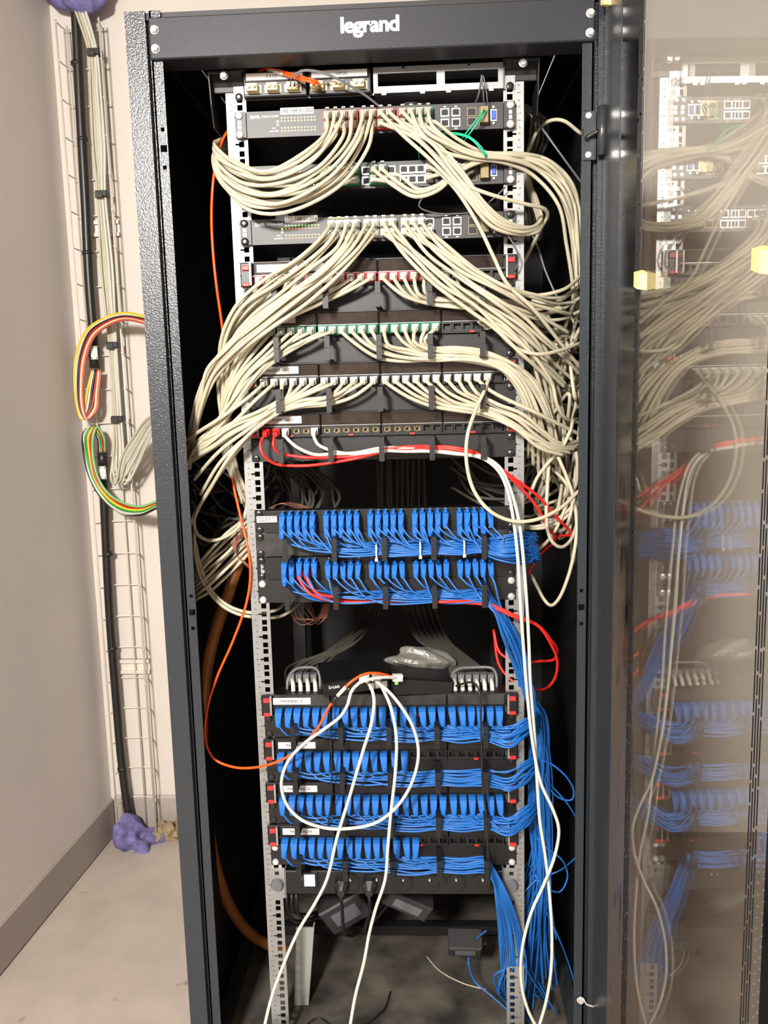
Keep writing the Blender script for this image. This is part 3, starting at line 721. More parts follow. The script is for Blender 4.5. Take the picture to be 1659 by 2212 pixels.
# ---- cords of the white patch panels
def jackpos(n, k): return (tabx(k), -.0105, U(n) + .0112)
def panel_family(n, ks, A, B, txt, clip=None, plug='white', jit=2.5, col='beige', grp=None, r=RB):
    for i, k in enumerate(ks):
        t = i / max(1, len(ks) - 1)
        cord('beige patch cable in the %s jack from the left of %s' % (ORD[k], txt), lerp(A, B, t, jit * 1.2, .006), r, col, jackpos(n, k), plug, False, clip, False, 'beige cords of ' + txt)
pa = 'the red clipped panel'
panel_family(8, range(0, 12),
    [(548, 640, -.04), (508, 690, -.04), (482, 750, -.03), (474, 830, -.01), (480, 930, .01), (500, 1010, .03), (528, 1090, .06)],
    [(755, 628, -.042), (698, 652, -.035), (620, 690, -.05), (552, 737, -.05), (505, 800, -.04), (486, 880, -.015), (493, 950, .01), (515, 1040, .04)], pa, 'redclip', jit=3)
panel_family(6, range(0, 5),
    [(545, 747, -.04), (508, 800, -.035), (482, 860, -.02), (474, 930, -.0), (490, 1000, .03), (515, 1060, .05), (535, 1100, .07)],
    [(600, 760, -.045), (545, 805, -.045), (505, 860, -.03), (494, 920, -.01), (500, 980, .02), (522, 1050, .05), (540, 1100, .07)], 'PANNEAU B', 'green')
panel_family(6, range(5, 8),
    [(640, 735, -.045), (590, 762, -.035), (540, 810, -.05), (497, 875, -.045), (455, 925, -.03), (420, 962, -.01), (402, 1000, .03)],
    [(672, 735, -.045), (598, 775, -.035), (550, 820, -.05), (507, 885, -.045), (465, 935, -.03), (425, 975, -.01), (404, 1010, .03)], 'PANNEAU B', 'green')
panel_family(4, (0, 1),
    [(540, 855, -.05), (480, 900, -.05), (430, 935, -.025), (402, 950, .02)],
    [(550, 866, -.05), (500, 918, -.05), (445, 962, -.025), (404, 985, .02)], 'PANNEAU C', None)
panel_family(4, (2, 3, 4, 5, 6, 7),
    [(606, 862, -.040), (597, 872, -.038), (560, 890, -.045), (505, 912, -.045), (450, 942, -.03), (404, 965, .02)],
    [(660, 850, -.045), (599, 880, -.038), (555, 905, -.05), (500, 940, -.05), (450, 972, -.03), (404, 995, .02)], 'PANNEAU C', None)
panel_family(4, (8, 9, 10),
    [(722, 846, -.040), (707, 856, -.038), (650, 868, -.04), (598, 886, -.035), (540, 915, -.045), (480, 955, -.04), (404, 1000, .02)],
    [(745, 852, -.045), (708, 866, -.038), (650, 878, -.04), (598, 891, -.035), (545, 930, -.045), (480, 990, -.04), (430, 1070, -.0), (410, 1120, .03)], 'PANNEAU C', None)
panel_family(4, (11,),
    [(765, 858, -.045), (709, 872, -.038), (650, 880, -.04), (599, 893, -.035), (555, 925, -.05), (500, 985, -.05), (450, 1060, -.02), (418, 1120, .02), (408, 1160, .05)],
    [(0, 0, 0)] * 9, 'PANNEAU C', None)
panel_family(8, range(12, 17),
    [(870, 640, -.045), (925, 658, -.035), (985, 662, -.04), (1040, 668, -.035), (1095, 700, -.04), (1140, 750, -.03), (1165, 820, .0), (1180, 900, .04), (1185, 980, .08)],
    [(915, 630, -.045), (927, 642, -.035), (985, 646, -.04), (1040, 655, -.035), (1110, 690, -.035), (1160, 730, -.01), (1195, 790, .02), (1215, 880, .06), (1220, 960, .1)], pa, 'redclip')
panel_family(8, range(17, 20),
    [(965, 628, -.045), (1000, 640, -.04), (1041, 650, -.035), (1100, 668, -.035), (1160, 690, -.0), (1210, 690, .03), (1256, 670, .07)],
    [(990, 622, -.045), (1020, 634, -.04), (1042, 642, -.035), (1100, 655, -.03), (1160, 668, -.0), (1210, 650, .03), (1256, 620, .07)], pa, None)
panel_family(6, range(8, 13),
    [(770, 745, -.045), (815, 770, -.035), (870, 778, -.04), (928, 779, -.035), (985, 778, -.04), (1040, 783, -.035), (1085, 798, -.04), (1122, 850, -.03), (1140, 920, -.01), (1142, 990, .04), (1138, 1060, .08)],
    [(840, 742, -.045), (880, 758, -.04), (928, 768, -.035), (985, 768, -.04), (1040, 772, -.035), (1095, 790, -.04), (1140, 838, -.03), (1168, 900, -.01), (1180, 980, .03), (1186, 1060, .08)], 'PANNEAU B', 'green')
panel_family(6, range(13, 18),
    [(868, 740, -.045), (900, 755, -.04), (928, 762, -.035), (985, 762, -.04), (1040, 768, -.035), (1100, 788, -.04), (1148, 835, -.02), (1180, 905, .0), (1192, 990, .04), (1196, 1060, .08)],
    [(920, 735, -.045), (927, 748, -.035), (985, 752, -.04), (1040, 760, -.035), (1105, 782, -.035), (1155, 825, -.01), (1190, 890, .01), (1205, 960, .04), (1212, 1040, .08)], 'PANNEAU B', 'green')
cord('beige patch cable arching up from the last but one jack of PANNEAU B', P((1034, 694, -.05), (1050, 690, -.055), (1085, 706, -.058), (1130, 745, -.055), (1170, 790, -.035), (1194, 832, -.01), (1202, 870, .0), (1218, 900, .02), (1254, 915, .08)), RB, 'beige', jackpos(6, 22), 'white')
cord('beige patch cable dipping right from the last jack of PANNEAU B', P((1082, 722, -.05), (1115, 752, -.055), (1160, 765, -.05), (1210, 757, -.02), (1256, 740, .03)), RB, 'beige', jackpos(6, 23), 'white')
panel_family(4, range(12, 18),
    [(880, 858, -.045), (929, 876, -.036), (985, 884, -.04), (1042, 893, -.036), (1110, 925, -.042), (1165, 965, -.03), (1215, 985, 0), (1256, 990, .05)],
    [(968, 845, -.045), (1000, 866, -.04), (1043, 880, -.036), (1110, 912, -.042), (1165, 950, -.03), (1215, 965, 0), (1256, 962, .05)], 'PANNEAU C', None)
panel_family(4, range(18, 21),
    [(990, 846, -.045), (1020, 864, -.04), (1044, 876, -.036), (1110, 905, -.042), (1160, 940, -.03), (1205, 970, -.01), (1256, 980, .05)],
    [(1032, 845, -.045), (1046, 862, -.036), (1080, 875, -.04), (1125, 895, -.042), (1175, 935, -.02), (1210, 955, 0), (1256, 950, .05)], 'PANNEAU C', None)
panel_family(4, (21,), [(1055, 842, -.05), (1090, 862, -.055), (1150, 887, -.05), (1210, 915, -.02), (1256, 940, .02)], [(0, 0, 0)] * 5, 'PANNEAU C', None)
cord('long beige cord hanging in a big loop from the twenty-third jack of PANNEAU C', P((1046, 845, -.06), (1028, 885, -.08), (1010, 940, -.095), (1008, 1000, -.1), (1024, 1060, -.1), (1060, 1105, -.1), (1110, 1126, -.095), (1160, 1122, -.085), (1210, 1098, -.06), (1256, 1055, -.02)), RB, 'beige', jackpos(4, 22), 'white')
# ---- panel D
RR = .0028
cord('red patch cord in the first jack of PANNEAU D, hanging lowest', P((562, 958, -.05), (568, 982, -.055), (590, 1000, -.045), (604, 1004, -.04), (660, 1006, -.045), (713, 1000, -.04), (770, 990, -.045), (823, 977, -.036), (880, 970, -.04), (931, 968, -.036), (990, 972, -.045), (1042, 990, -.045), (1100, 1030, -.05), (1150, 1082, -.03), (1185, 1140, .01), (1200, 1165, .05), (1170, 1195, .1), (1140, 1240, .12)), RR, 'redcord', jackpos(2, 0), 'red')
cord('red patch cord in the second jack of PANNEAU D', P((590, 960, -.05), (597, 975, -.045), (608, 980, -.040), (660, 988, -.045), (713, 988, -.038), (770, 985, -.045), (822, 972, -.036), (880, 965, -.04), (931, 964, -.036), (990, 968, -.045), (1042, 984, -.042), (1100, 1026, -.045), (1160, 1070, -.02), (1205, 1120, .02), (1235, 1155, .05), (1205, 1158, .08), (1150, 1190, .1)), RR, 'redcord', jackpos(2, 1), 'red')
WT1 = [(1042, 990, -.05), (1075, 1015, -.06), (1095, 1055, -.07), (1108, 1115, -.08), (1118, 1200, -.085), (1124, 1300, -.09), (1131, 1400, -.09), (1139, 1500, -.09), (1150, 1600, -.09), (1168, 1690, -.09), (1195, 1750, -.09), (1207, 1790, -.09), (1198, 1850, -.085), (1175, 1910, -.085), (1148, 1970, -.09), (1128, 2050, -.09), (1126, 2120, -.09), (1140, 2180, -.09), (1165, 2230, -.09)]
WT2 = [(1042, 986, -.045), (1078, 1008, -.055), (1100, 1050, -.065), (1120, 1120, -.075), (1128, 1180, -.08), (1137, 1290, -.082), (1142, 1380, -.082), (1146, 1480, -.082), (1154, 1580, -.082), (1160, 1680, -.08), (1166, 1770, -.075), (1178, 1850, -.07), (1186, 1920, -.075), (1192, 2010, -.08), (1190, 2100, -.085), (1178, 2170, -.085), (1160, 2230, -.085)]
cord('long white cord from the third jack of PANNEAU D, crossing its neighbour near the bottom', P((640, 965, -.05), (680, 982, -.045), (713, 981, -.04), (770, 978, -.045), (822, 968, -.034), (880, 968, -.04), (931, 972, -.034), (990, 980, -.045), *WT1), .0031, 'white', jackpos(2, 2), 'white')
cord('long white cable from the sixth jack of PANNEAU D, hanging before the right rail', P((685, 958, -.045), (712, 972, -.040), (770, 981, -.045), (822, 974, -.038), (880, 975, -.04), (931, 975, -.038), (990, 981, -.045), *WT2), .0031, 'white', jackpos(2, 5), 'white')

# ---- blue cords
RBL = .00185
FR = random.Random(11)
def to_ring(jx, jz, zr, lane_y, lane_z, dirn=1):
    pts = []; nxt = [x for x in RX if x > jx + .014]
    first = nxt[0] if nxt else None
    if first is not None:
        d = first - jx
        if d > .045:
            pts += [(jx + .006, -.036, jz - .024), (jx + .35 * d, -.042 + .2 * (lane_y + .042), jz - .024 - .62 * (jz - .024 - zr - lane_z)), (jx + .7 * d, (lane_y - .042) / 2, zr + lane_z + .003)]
        else: pts += [(jx + .003, -.036, jz - .022), (jx + .5 * d, -.040, (jz - .022) * .45 + (zr + lane_z) * .55)]
        for x in nxt: 
            pts.append((x, lane_y, zr + lane_z + FR.uniform(-.002, .002)))
            if x != nxt[-1]: pts.append((x + .044, lane_y - .003, zr + lane_z + FR.uniform(-.003, .001) - .001))
    return pts
def lane(i, n, zc=-.004, zs=.011):
    return -.014 - .036 * ((i * .618) % 1), zc + zs * (2 * ((i * .382 + .13) % 1) - 1)
def bundle_down(z, i, x=.290, y=.035, spread=.022, zend=None, xend=None):
    a = FR.uniform(0, 6.28); q = math.sqrt(FR.random()) * spread; dx, dy = q * math.cos(a), q * math.sin(a)
    ze = FR.uniform(.10, .30) if zend is None else zend; out = []
    zz = z - .07
    while zz > max(.55, ze + .1):
        out.append((x + dx + FR.uniform(-.004, .004), y + dy, zz)); zz -= .16
    xe = (.285 + FR.uniform(-.055, .05)) if xend is None else xend
    out += [(x + dx * .9 + .006, y + dy, max(zz, ze + .2)), (.5 * (x + dx) + .5 * xe, y + dy * 1.6 + .02, ze + .12), (xe, y + dy * 2.4 + .05, ze)]
    return out
# the ROCADE PTT panel: two rows of 25
zr = U(-3) + .0222
for r_, z in ((0, .0300), (1, .0150)):
    for k, x in enumerate(RXS):
        if r_ == 1 and k in (19, 24): continue
        i = k * 2 + r_; ly, lz = lane(i, 50)
        jz = U(-2) + z
        pts = to_ring(x, jz, zr, ly, lz)
        if k == 24: pts = [(x + .008, -.036, jz - .026), (x + .022, -.045, zr + .012)]
        fz = lz * 1.9
        e_ = FR.uniform(-.006, .006); h_ = FR.uniform(-.008, .008)
        pts += [(.215, ly - .012 + h_, zr + fz + e_ * .5), (.256, ly * .6 - .014 + h_, zr + fz * 1.25 + .001 + e_), (.276 + .4 * abs(lz) + h_ * .6, .006 + ly * .3, zr + fz * 1.2 - .004 - e_), (.262, .045, zr + fz - .004), (.225, .10, zr + fz * .6)]
        cord('thin blue cable at printed number %s of the ROCADE PTT panel, %s row' % (CARD[k], 'upper' if r_ == 0 else 'lower'), pts, RBL, 'blue', (x, -.0045 - .001 * r_, jz), 'blue', group='blue cords of the ROCADE PTT panel', n=6, roll=FR.uniform(-.08, .08))
# the panel below it
zr = U(-5) + .0222
for r_, z, ks in ((0, .0300, range(25)), (1, .0150, (0, 1))):
    for k in ks:
        x = RXS[k]; i = k + 25 * r_; ly, lz = lane(i, 27)
        jz = U(-4) + z - (.004 if k > 4 else 0)
        pts = to_ring(x, jz, zr, ly, lz - .002)
        if k == 24: pts = [(x + .006, -.04, jz - .03), (.205, -.045, zr - .01), (.222, -.04, zr - .06)]
        e_ = FR.uniform(-.007, .007)
        pts += [(.196, ly - .008, zr + lz - .018), (.222 + lz * .5 + e_, ly - .01, zr + lz * .7 - .065), (.248 + lz + e_, -.012 + ly * .4, zr - .13), (.270 + lz - e_, .012 + ly * .3, zr - .21)]
        pts += bundle_down(zr - .20, i, spread=.018)
        cord('thin blue cable at printed number %s of the panel below ROCADE PTT, %s row' % (CARD[k], 'upper' if r_ == 0 else 'lower'), pts, RBL, 'blue', (x, -.0045, jz), 'blue', group='blue cords of the panel below ROCADE PTT', n=6, roll=FR.uniform(-.08, .08))
for k, lz, ly in ((2, -.004, -.030), (3, -.001, -.022)):
    x = RXS[k]; jz = U(-4) + .0150
    pts = [(x + .006, -.036, jz - .016), (x + .022, -.042, zr + .004), (x + .045 + .005 * k, ly - .008, zr + lz - .006)] + [(q, ly, zr + lz - .011) for q in RX[1:4]] + [tuple(Q(*a)) for a in ((945, 1300, ly - .02), (1045, 1302 + 4 * (k - 2), -.045), (1110, 1320 + 4 * k, -.05), (1160, 1350, -.04), (1192, 1395 - 10 * (k - 2), -.01), (1204, 1430 - 26 * (k - 2), .02), (1196, 1470 - 45 * (k - 2), .05), (1170, 1490 - 62 * (k - 2), .08), (1120, 1480 - 50 * (k - 2), .11), (1080, 1440 - 30 * (k - 2), .13), (1066, 1360, .15))]
    cord('red patch cable under the %s blue plug below ROCADE PTT, %s red loop at right' % (('third', 'outer') if k == 2 else ('fourth', 'inner')), pts, RR, 'redcord', (x, -.0045, jz), 'red', group='red cords below the ROCADE PTT panel')
def blue_panel(n, ks, txt, drop=False, skip=()):
    zr = U(n - 1) + .0222
    for k in ks:
        if k in skip: continue
        ly, lz = lane(k, 24); jz = U(n) + .0112; x = tabx(k)
        pts = to_ring(x, jz, zr, ly, lz)
        if k >= 22: pts = [(x + .012, -.04, jz - .030), (x + .03 - .01 * (k - 22), -.045, zr + .004)]
        if not drop:
            e_ = FR.uniform(-.007, .007); h_ = FR.uniform(-.008, .008)
            pts += [(.222, ly - .012 + h_, zr + lz * 1.3 + e_), (.256, ly * .5 - .014 + h_, zr + lz * 1.5 + .010 - e_ * .6), (.279, .004 + ly * .2 + h_ * .5, zr + lz * 1.4 + .013 + e_ * .5), (.290, .024, zr + lz - .012)]
            pts += bundle_down(zr - .01, k, spread=.020)
        else:
            pts += [(.192, ly - .006, zr + lz - .016), (.212 + lz, -.040 + ly * .2, zr + lz - .06), (.232 + 2 * lz, -.02, zr - .14), (.246 + 2.5 * lz, .0, zr - .24), (.252 + 3 * lz + FR.uniform(-.035, .03), .03 + FR.uniform(-.03, .05), FR.uniform(.14, .24)), (.27 + FR.uniform(-.06, .06), .06 + FR.uniform(-.02, .06), FR.uniform(.092, .12))]
        cord('thin blue cable in the %s jack of %s' % (ORD[k], txt), pts, RBL, 'blue', (x, -.0105, jz), 'wide', group='blue cords of ' + txt, n=6, roll=FR.uniform(-.12, .05))
blue_panel(-10, range(24), 'PANNEAU E')
blue_panel(-12, range(14), 'the half filled panel below PANNEAU E')
blue_panel(-14, range(24), 'PANNEAU G')
blue_panel(-16, range(15), 'PANNEAU H', True)
# stray blue loops to the right of the bundle
cord('stray thin blue cord looping widest right of the blue bundle', P((1160, 1640, .02), (1190, 1650, .02), (1225, 1680, .02), (1240, 1710, .02), (1235, 1728, .02), (1205, 1722, .02), (1180, 1690, .03), (1165, 1640, .05)), RBL, 'blue', n=6)
cord('stray thin blue cord running from the bundle to the right post', P((1150, 1600, .04), (1180, 1680, .03), (1225, 1735, .03), (1252, 1780, .06)), RBL, 'blue', n=6)
cord('stray thin blue cord looping low beside the crossing of the white cords', P((1150, 1800, .03), (1180, 1830, .02), (1216, 1860, .02), (1226, 1895, .02), (1208, 1927, .02), (1170, 1910, .02), (1145, 1870, .04)), RBL, 'blue', n=6)
cord('stray thin blue cord rising to the right post behind the white cords', P((1130, 1930, .02), (1160, 1900, .03), (1210, 1880, .03), (1252, 1845, .06)), RBL, 'blue', n=6)
cord('stray thin blue cord trailing down to the floor beside the right post', P((1160, 1930, .03), (1200, 2010, .03), (1228, 2080, .04), (1244, 2140, .05), (1252, 2212, .06)), RBL, 'blue', n=6)
cord('stray dark blue loop lying on the dusty base left of the bundle', P((1050, 2010, .12), (1020, 2040, .14), (1012, 2080, .14), (1026, 2120, .10), (1060, 2150, .08), (1100, 2185, .06)), RBL, 'blue', n=6)
# cable ties on the tied bundle
for px, py, nm in ((813, 1196, 'left'), (908, 1190, 'middle'), (1003, 1187, 'right')):
    c = Q(px, py, -.055); t = thing('cable_tie', '%s white cable tie round the blue bundle under the ROCADE PTT panel' % ('leftmost' if nm == 'left' else nm if nm == 'middle' else 'rightmost'), 'cable tie', tuple(c), 'white cable ties on the blue bundle')
    part('strap', G().box(-.0014, .0014, -.001, .0005, -.014, .014).box(-.0014, .0014, .0005, .03, .0135, .015).box(-.0014, .0014, .0005, .03, -.015, -.0135), M['white'], t)
    part('head', G().bbox(-.0028, .0028, -.005, -.0, -.014, -.0085, .0008), M['white'], t)

# ------------------------------------------------------------------ wall: wire tray, black cable, colour wires, beige run
tr = thing('wire_tray', 'pale wire mesh cable tray standing in the corner of the back wall', 'cable tray', (-.84, .957, 0))
def rung_geo():
    g = G(); g.tube([(-.058, -.060, .004), (-.0555, -.035, 0), (-.048, -.008, 0), (-.036, 0, 0), (.036, 0, 0), (.048, -.008, 0), (.0555, -.035, 0), (.058, -.060, .004)], .0021, 6, .006); return g
for k in range(24):
    part('rung', cached('rung', rung_geo, M['tray'], True), None, tr, loc=(0, 0, HZ + 1.165 - .0985 * k))
def wire_geo(): return G().tube([(0, 0, .01), (0, 0, HZ + 1.175)], .0024, 6, smooth=False)
for x, y in ((-.0595, -.058), (-.047, -.012), (.012, -.003), (.047, -.012), (.0595, -.058)):
    part('long_wire', cached('long_wire', wire_geo, M['tray'], True), None, tr, loc=(x, y, 0))
for zc in (Q(185, 495, .96)[2], Q(250, 1440, .96)[2]):
    g = G().box(-.055, .055, -.002, .012, -.022, -.012).box(-.055, .055, -.002, .012, .012, .022).box(-.055, .055, .008, .0125, -.022, .022)
    part('wall_bracket', g, M['tray'], tr, loc=(0, 0, zc))
bc = thing('power_cable', 'thick black cable coming down the wire tray to a cut end with tag', 'cable', tuple(Q(205, 790, .93)))
def rel(o, pts): b = np.array(o.location); return [np.array(p) - b for p in pts]
part('jacket', G().tube(rel(bc, P((158, -70, .93), (165, 60, .93), (174, 250, .93), (184, 430, .93), (192, 600, .93), (201, 720, .93), (205, 790, .93))), .0132, 12, .03), M['blk'], bc, True)
part('sleeve', G().tube(rel(bc, P((203, 752, .93), (205.5, 795, .93))), .0158, 12, .03), M['blk'], bc, True)
tg = part('label_tag', G().bbox(-.010, .010, -.004, 0, -.019, .019, .001), M['whiteplug'], bc, loc=tuple(Q(204, 762, .912) - np.array(bc.location)))
for x in (-.007, .007):
    for z in (-.015, .015): part('tag_screw', G().disc((x, -.004, z), .0022, .001, n=8), M['greycord'], tg)
for px, py in ((163, 136), (176, 300), (187, 545)):
    part('tie', G().tube(rel(bc, P((px + 2 - .5, py - 3, .93), (px + 2 + .5, py + 5, .93))), .0152, 12, .02), M['darkcord'], bc, True)
bd = thing('power_cable', 'thick black cable rising from the purple floor foam to a cut end with tag', 'cable', tuple(Q(221, 985, .93)))
part('jacket', G().tube(rel(bd, P((221, 985, .93), (228, 1150, .93), (237, 1330, .93), (250, 1500, .93), (262, 1640, .93), (275, 1740, .925), (286, 1800, .915))), .0128, 12, .03), M['blk'], bd, True)
part('sleeve', G().tube(rel(bd, P((220.6, 977, .93), (222.5, 1008, .93))), .0150, 12, .03), M['blk'], bd, True)
tg = part('label_tag', G().bbox(-.010, .010, -.004, 0, -.019, .019, .001), M['whiteplug'], bd, loc=tuple(Q(222.5, 1021, .911) - np.array(bd.location)))
for x in (-.007, .007):
    for z in (-.015, .015): part('tag_screw', G().disc((x, -.004, z), .0022, .001, n=8), M['greycord'], tg)
for px, py in ((234, 1196), (243, 1400), (264, 1660)):
    part('tie', G().tube(rel(bd, P((px - .5, py - 3, .93), (px + .5, py + 4, .93))), .0145, 12, .02), M['darkcord'], bd, True)
A = [(199, 800, .925), (190, 840, .91), (184, 875, .90), (177, 905, .89), (167, 880, .89), (161, 820, .89), (166, 765, .89), (188, 712, .88), (225, 688, .86), (265, 677, .83), (313, 684, .78), (350, 700, .74)]
B = [(217, 800, .925), (213, 850, .91), (209, 885, .90), (190, 905, .89), (180, 880, .89), (180, 820, .89), (188, 765, .89), (203, 728, .88), (232, 703, .86), (268, 691, .83), (313, 698, .78), (350, 712, .74)]
A2 = [(216, 978, .925), (212, 945, .91), (196, 924, .90), (183, 937, .89), (183, 975, .89), (196, 1030, .88), (225, 1078, .87), (262, 1105, .84), (303, 1110, .81), (350, 1092, .76)]
B2 = [(229, 978, .925), (228, 945, .91), (214, 922, .90), (206, 942, .89), (206, 985, .89), (217, 1035, .88), (240, 1066, .87), (272, 1084, .84), (305, 1090, .81), (350, 1078, .76)]
for i, (m, c) in enumerate((('yel', 'yellow'), ('white', 'white'), ('blk', 'black'), ('redwire', 'dark red'), ('cream', 'cream'), ('pink', 'faded red'))):
    pts = lerp(A, B, i / 5, 1.0); pts += [np.array((-.46, .62, pts[-1][2] - .01)), np.array((-.399, .52, pts[-1][2] - .02))]
    cord('%s wire in the upper loop, from the upper black cable to the cabinet' % c, pts, .0040, m, name='colour_wire', cat='wire', group='colour wires of the upper loop')
for i, (m, c) in enumerate((('white', 'white'), ('grn', 'dark green'), ('yel', 'yellow'), ('redwire', 'red'), ('lgrn', 'light green'), ('blk', 'black'))):
    pts = lerp(A2, B2, i / 5 if m != 'blk' else -.1, 1.0); pts += [np.array((-.46, .62, pts[-1][2] + .02)), np.array((-.399, .52, pts[-1][2] + .03))]
    cord('%s wire in the lower loop, from the lower black cable to the cabinet' % c, pts, .0040, m, name='colour_wire', cat='wire', group='colour wires of the lower loop')
CEN = [(150, -50, .90), (176, 30, .905), (200, 111, .915), (207, 200, .92), (214, 320, .92), (219, 418, .92), (231, 580, .92), (243, 745, .92), (253, 905, .92), (256, 970, .915), (254, 1025, .895), (262, 1035, .88), (278, 1000, .87), (304, 950, .84), (330, 912, .80)]
for i in range(11):
    t = (i / 10 - .5) * 2; q = []
    for k, (x, y, d) in enumerate(CEN):
        s_ = (9, 10, 8, 11, 12, 8, 13, 8, 8, 10, 14, 14, 16, 12, 8)[k]; dy = (0,) * 9 + (0, 12 * math.cos(i * 2.4), 12 * math.cos(i * 2.4), 12 * t, 12 * t, 10 * t); dy = dy[k]
        q.append(Q(x + s_ * t + random.uniform(-1, 1), y + dy, d - .004 * math.cos(i * 1.9)))
    q += [np.array((-.47, .60, q[-1][2] + .02 + .004 * t)), np.array((-.399, .50, q[-1][2] + .03 + .006 * t))]
    cord('beige installation cable in the run down the wire tray, turning to the cabinet', q, .0036, 'white' if i % 3 else 'beige', name='installation_cable', group='beige cables in the wire tray', step=.014)
for px, py, w_ in ((202, 111, 'uppermost'), (219, 418, 'second from the top'), (243, 745, 'second from the bottom'), (253, 905, 'lowest')):
    c = Q(px, py, .905); t = thing('velcro_strap', 'black strap round the beige cables in the wire tray, %s of four' % w_, 'strap', tuple(c), 'black straps on the beige cables')
    part('band', G().bbox(-.017, .017, -.004, .022, -.0085, .0085, .002), M['darkcord'], t); part('tab', G().bbox(-.017, .004, -.0065, -.003, -.012, .004, .001), M['darkcord'], t)

# ------------------------------------------------------------------ loose runs inside the cabinet
cord('thick brown pipe curving down past the left rail to the back of the base', P((556, 1150, .22), (528, 1190, .17), (492, 1285, .14), (458, 1390, .12), (441, 1490, .12), (437, 1620, .12), (447, 1760, .13), (468, 1880, .15), (500, 1965, .18), (545, 2020, .22), (610, 2052, .28), (690, 2060, .36), (790, 2030, .46)), .0125, 'brownpipe', name='brown_pipe', cat='pipe', n=12, step=.015)
of = cord('orange fibre cable from the top tray down the left side to the small router', P((686, 190, -.034), (680, 179, -.048), (655, 173, -.044), (630, 166, -.034), (600, 156, -.016), (572, 151, -.004), (550, 163, .03), (530, 225, .05), (508, 268, .05), (490, 286, .03), (474, 320, .015), (462, 380, -.0), (457, 460, -.0), (460, 540, -.0), (468, 620, .0), (478, 690, .01), (490, 790, .03), (498, 900, .045), (502, 1030, .04), (517, 1105, .02), (535, 1180, 0), (541, 1240, -.006), (533, 1300, -.008), (503, 1385, -.008), (468, 1465, -.005), (447, 1535, -.005), (444, 1600, -.01), (460, 1637, -.02), (500, 1656, -.03), (550, 1658, -.05), (605, 1643, -.07), (650, 1614, -.085), (688, 1570, -.092), (712, 1525, -.094), (728, 1505, -.094), (742, 1488, -.094), (765, 1468, -.09), (788, 1456, -.08), (812, 1454, -.07), (852, 1463, -.045)), .0025, 'orange', name='fibre_cable')
def sleeve(o, a, b, r, m, nm): part(nm, G().tube([np.array(p) - np.array(o.location) for p in P(a, b)], r, 8, smooth=False), M[m], o, True)
sleeve(of, (612, 159.5, -.024), (581, 152.5, -.008), .0034, 'paper', 'white_sleeve'); sleeve(of, (581, 152.5, -.008), (571, 151, -.003), .0030, 'darkcord', 'black_sleeve')
sleeve(of, (716, 1518, -.095), (729, 1503.5, -.095), .0028, 'darkcord', 'black_sleeve'); sleeve(of, (729, 1503.5, -.095), (747, 1484, -.094), .0035, 'paper', 'white_sleeve')
part('boot', G().tube([np.array(p) - np.array(of.location) for p in P((690, 196, -.030), (683, 182, -.046))], .0042, 8, smooth=False), M['gold'], of, True)
cord('second orange fibre strand beside the first at the top tray', P((692, 190, -.034), (686, 176, -.050), (660, 168, -.048), (634, 161, -.038), (604, 152, -.018), (574, 148, -.004), (552, 160, .03), (540, 200, .06)), .0018, 'orange', name='fibre_cable')
for i in range(2):
    cord('thin grey fibre from the third adapter of the top tray, %s strand' % ('upper' if i == 0 else 'lower'), P((628 + 8 * i, 186, -.036), (630 + 8 * i, 168, -.052), (650, 152 + 3 * i, -.055), (690, 154 + 3 * i, -.055), (735, 172 + 3 * i, -.05), (790, 205 + 3 * i, -.035), (840, 240 + 2 * i, -.012), (880, 222 + 4 * i, .02), (930, 226 + 4 * i, .04)), .0012, 'greycord', name='fibre_cable', n=6)
    cord('thin grey fibre above the gold transceiver of the topmost switch, %s strand' % ('left' if i == 0 else 'right'), P((1045 + 8 * i, 222, -.024), (1044 + 7 * i, 200, -.03), (1040 + 3 * i, 162, -.035), (1037 + 2 * i, 185, -.028), (1030 + i, 215, -.01), (1020, 232, .01)), .0011, 'greycord', name='fibre_cable', n=6)
    cord('turquoise fibre crossing down from the gold transceiver, %s strand' % ('upper' if i == 0 else 'lower'), P((1046 + 5 * i, 236 + 3 * i, -.026), (1030 + 4 * i, 258 + 4 * i, -.035), (1005 + 5 * i, 290 + 5 * i, -.03), (985, 322 + 4 * i, -.005), (970, 345, .03)), .0013, 'aqua', name='fibre_cable', n=6)
    cord('turquoise fibre arching over to the middle switch, %s strand' % ('upper' if i == 0 else 'lower'), P((1052 - 2 * i, 338 + 3 * i, -.05), (1040 - 3 * i, 318 + 3 * i, -.055), (1015, 296 + 3 * i, -.05), (980, 287 + 3 * i, -.03), (945, 291 + 2 * i, -.0), (915, 308 + 2 * i, .02), (904, 328, .03), (908, 348, .04)), .0013, 'aqua', name='fibre_cable', n=6)
cord('thin grey cable looping between the middle and the third switch', P((985, 388, -.04), (945, 408, -.05), (912, 428, -.05), (905, 445, -.045), (930, 458, -.03), (975, 462, -.015), (1030, 455, -.01), (1065, 430, -.02), (1092, 404, -.02)), .0014, 'greycord', name='fibre_cable', n=6)
cord('thin grey cable curling down from the third switch past the right red latch', P((1050, 472, -.03), (1080, 490, -.035), (1105, 520, -.035), (1120, 555, -.03), (1115, 580, -.02), (1100, 590, .0)), .0014, 'greycord', name='fibre_cable', n=6)
cord('grey cable running from behind the right rail to the right post, top', P((1138, 240, .06), (1165, 270, .05), (1205, 325, .04), (1256, 395, .05)), .002, 'greycord', n=6)
cord('grey cable hanging in the dark beside the right rail, lower', P((1130, 470, .08), (1160, 530, .07), (1180, 590, .06), (1215, 660, .05), (1256, 700, .06)), .002, 'greycord', n=6)
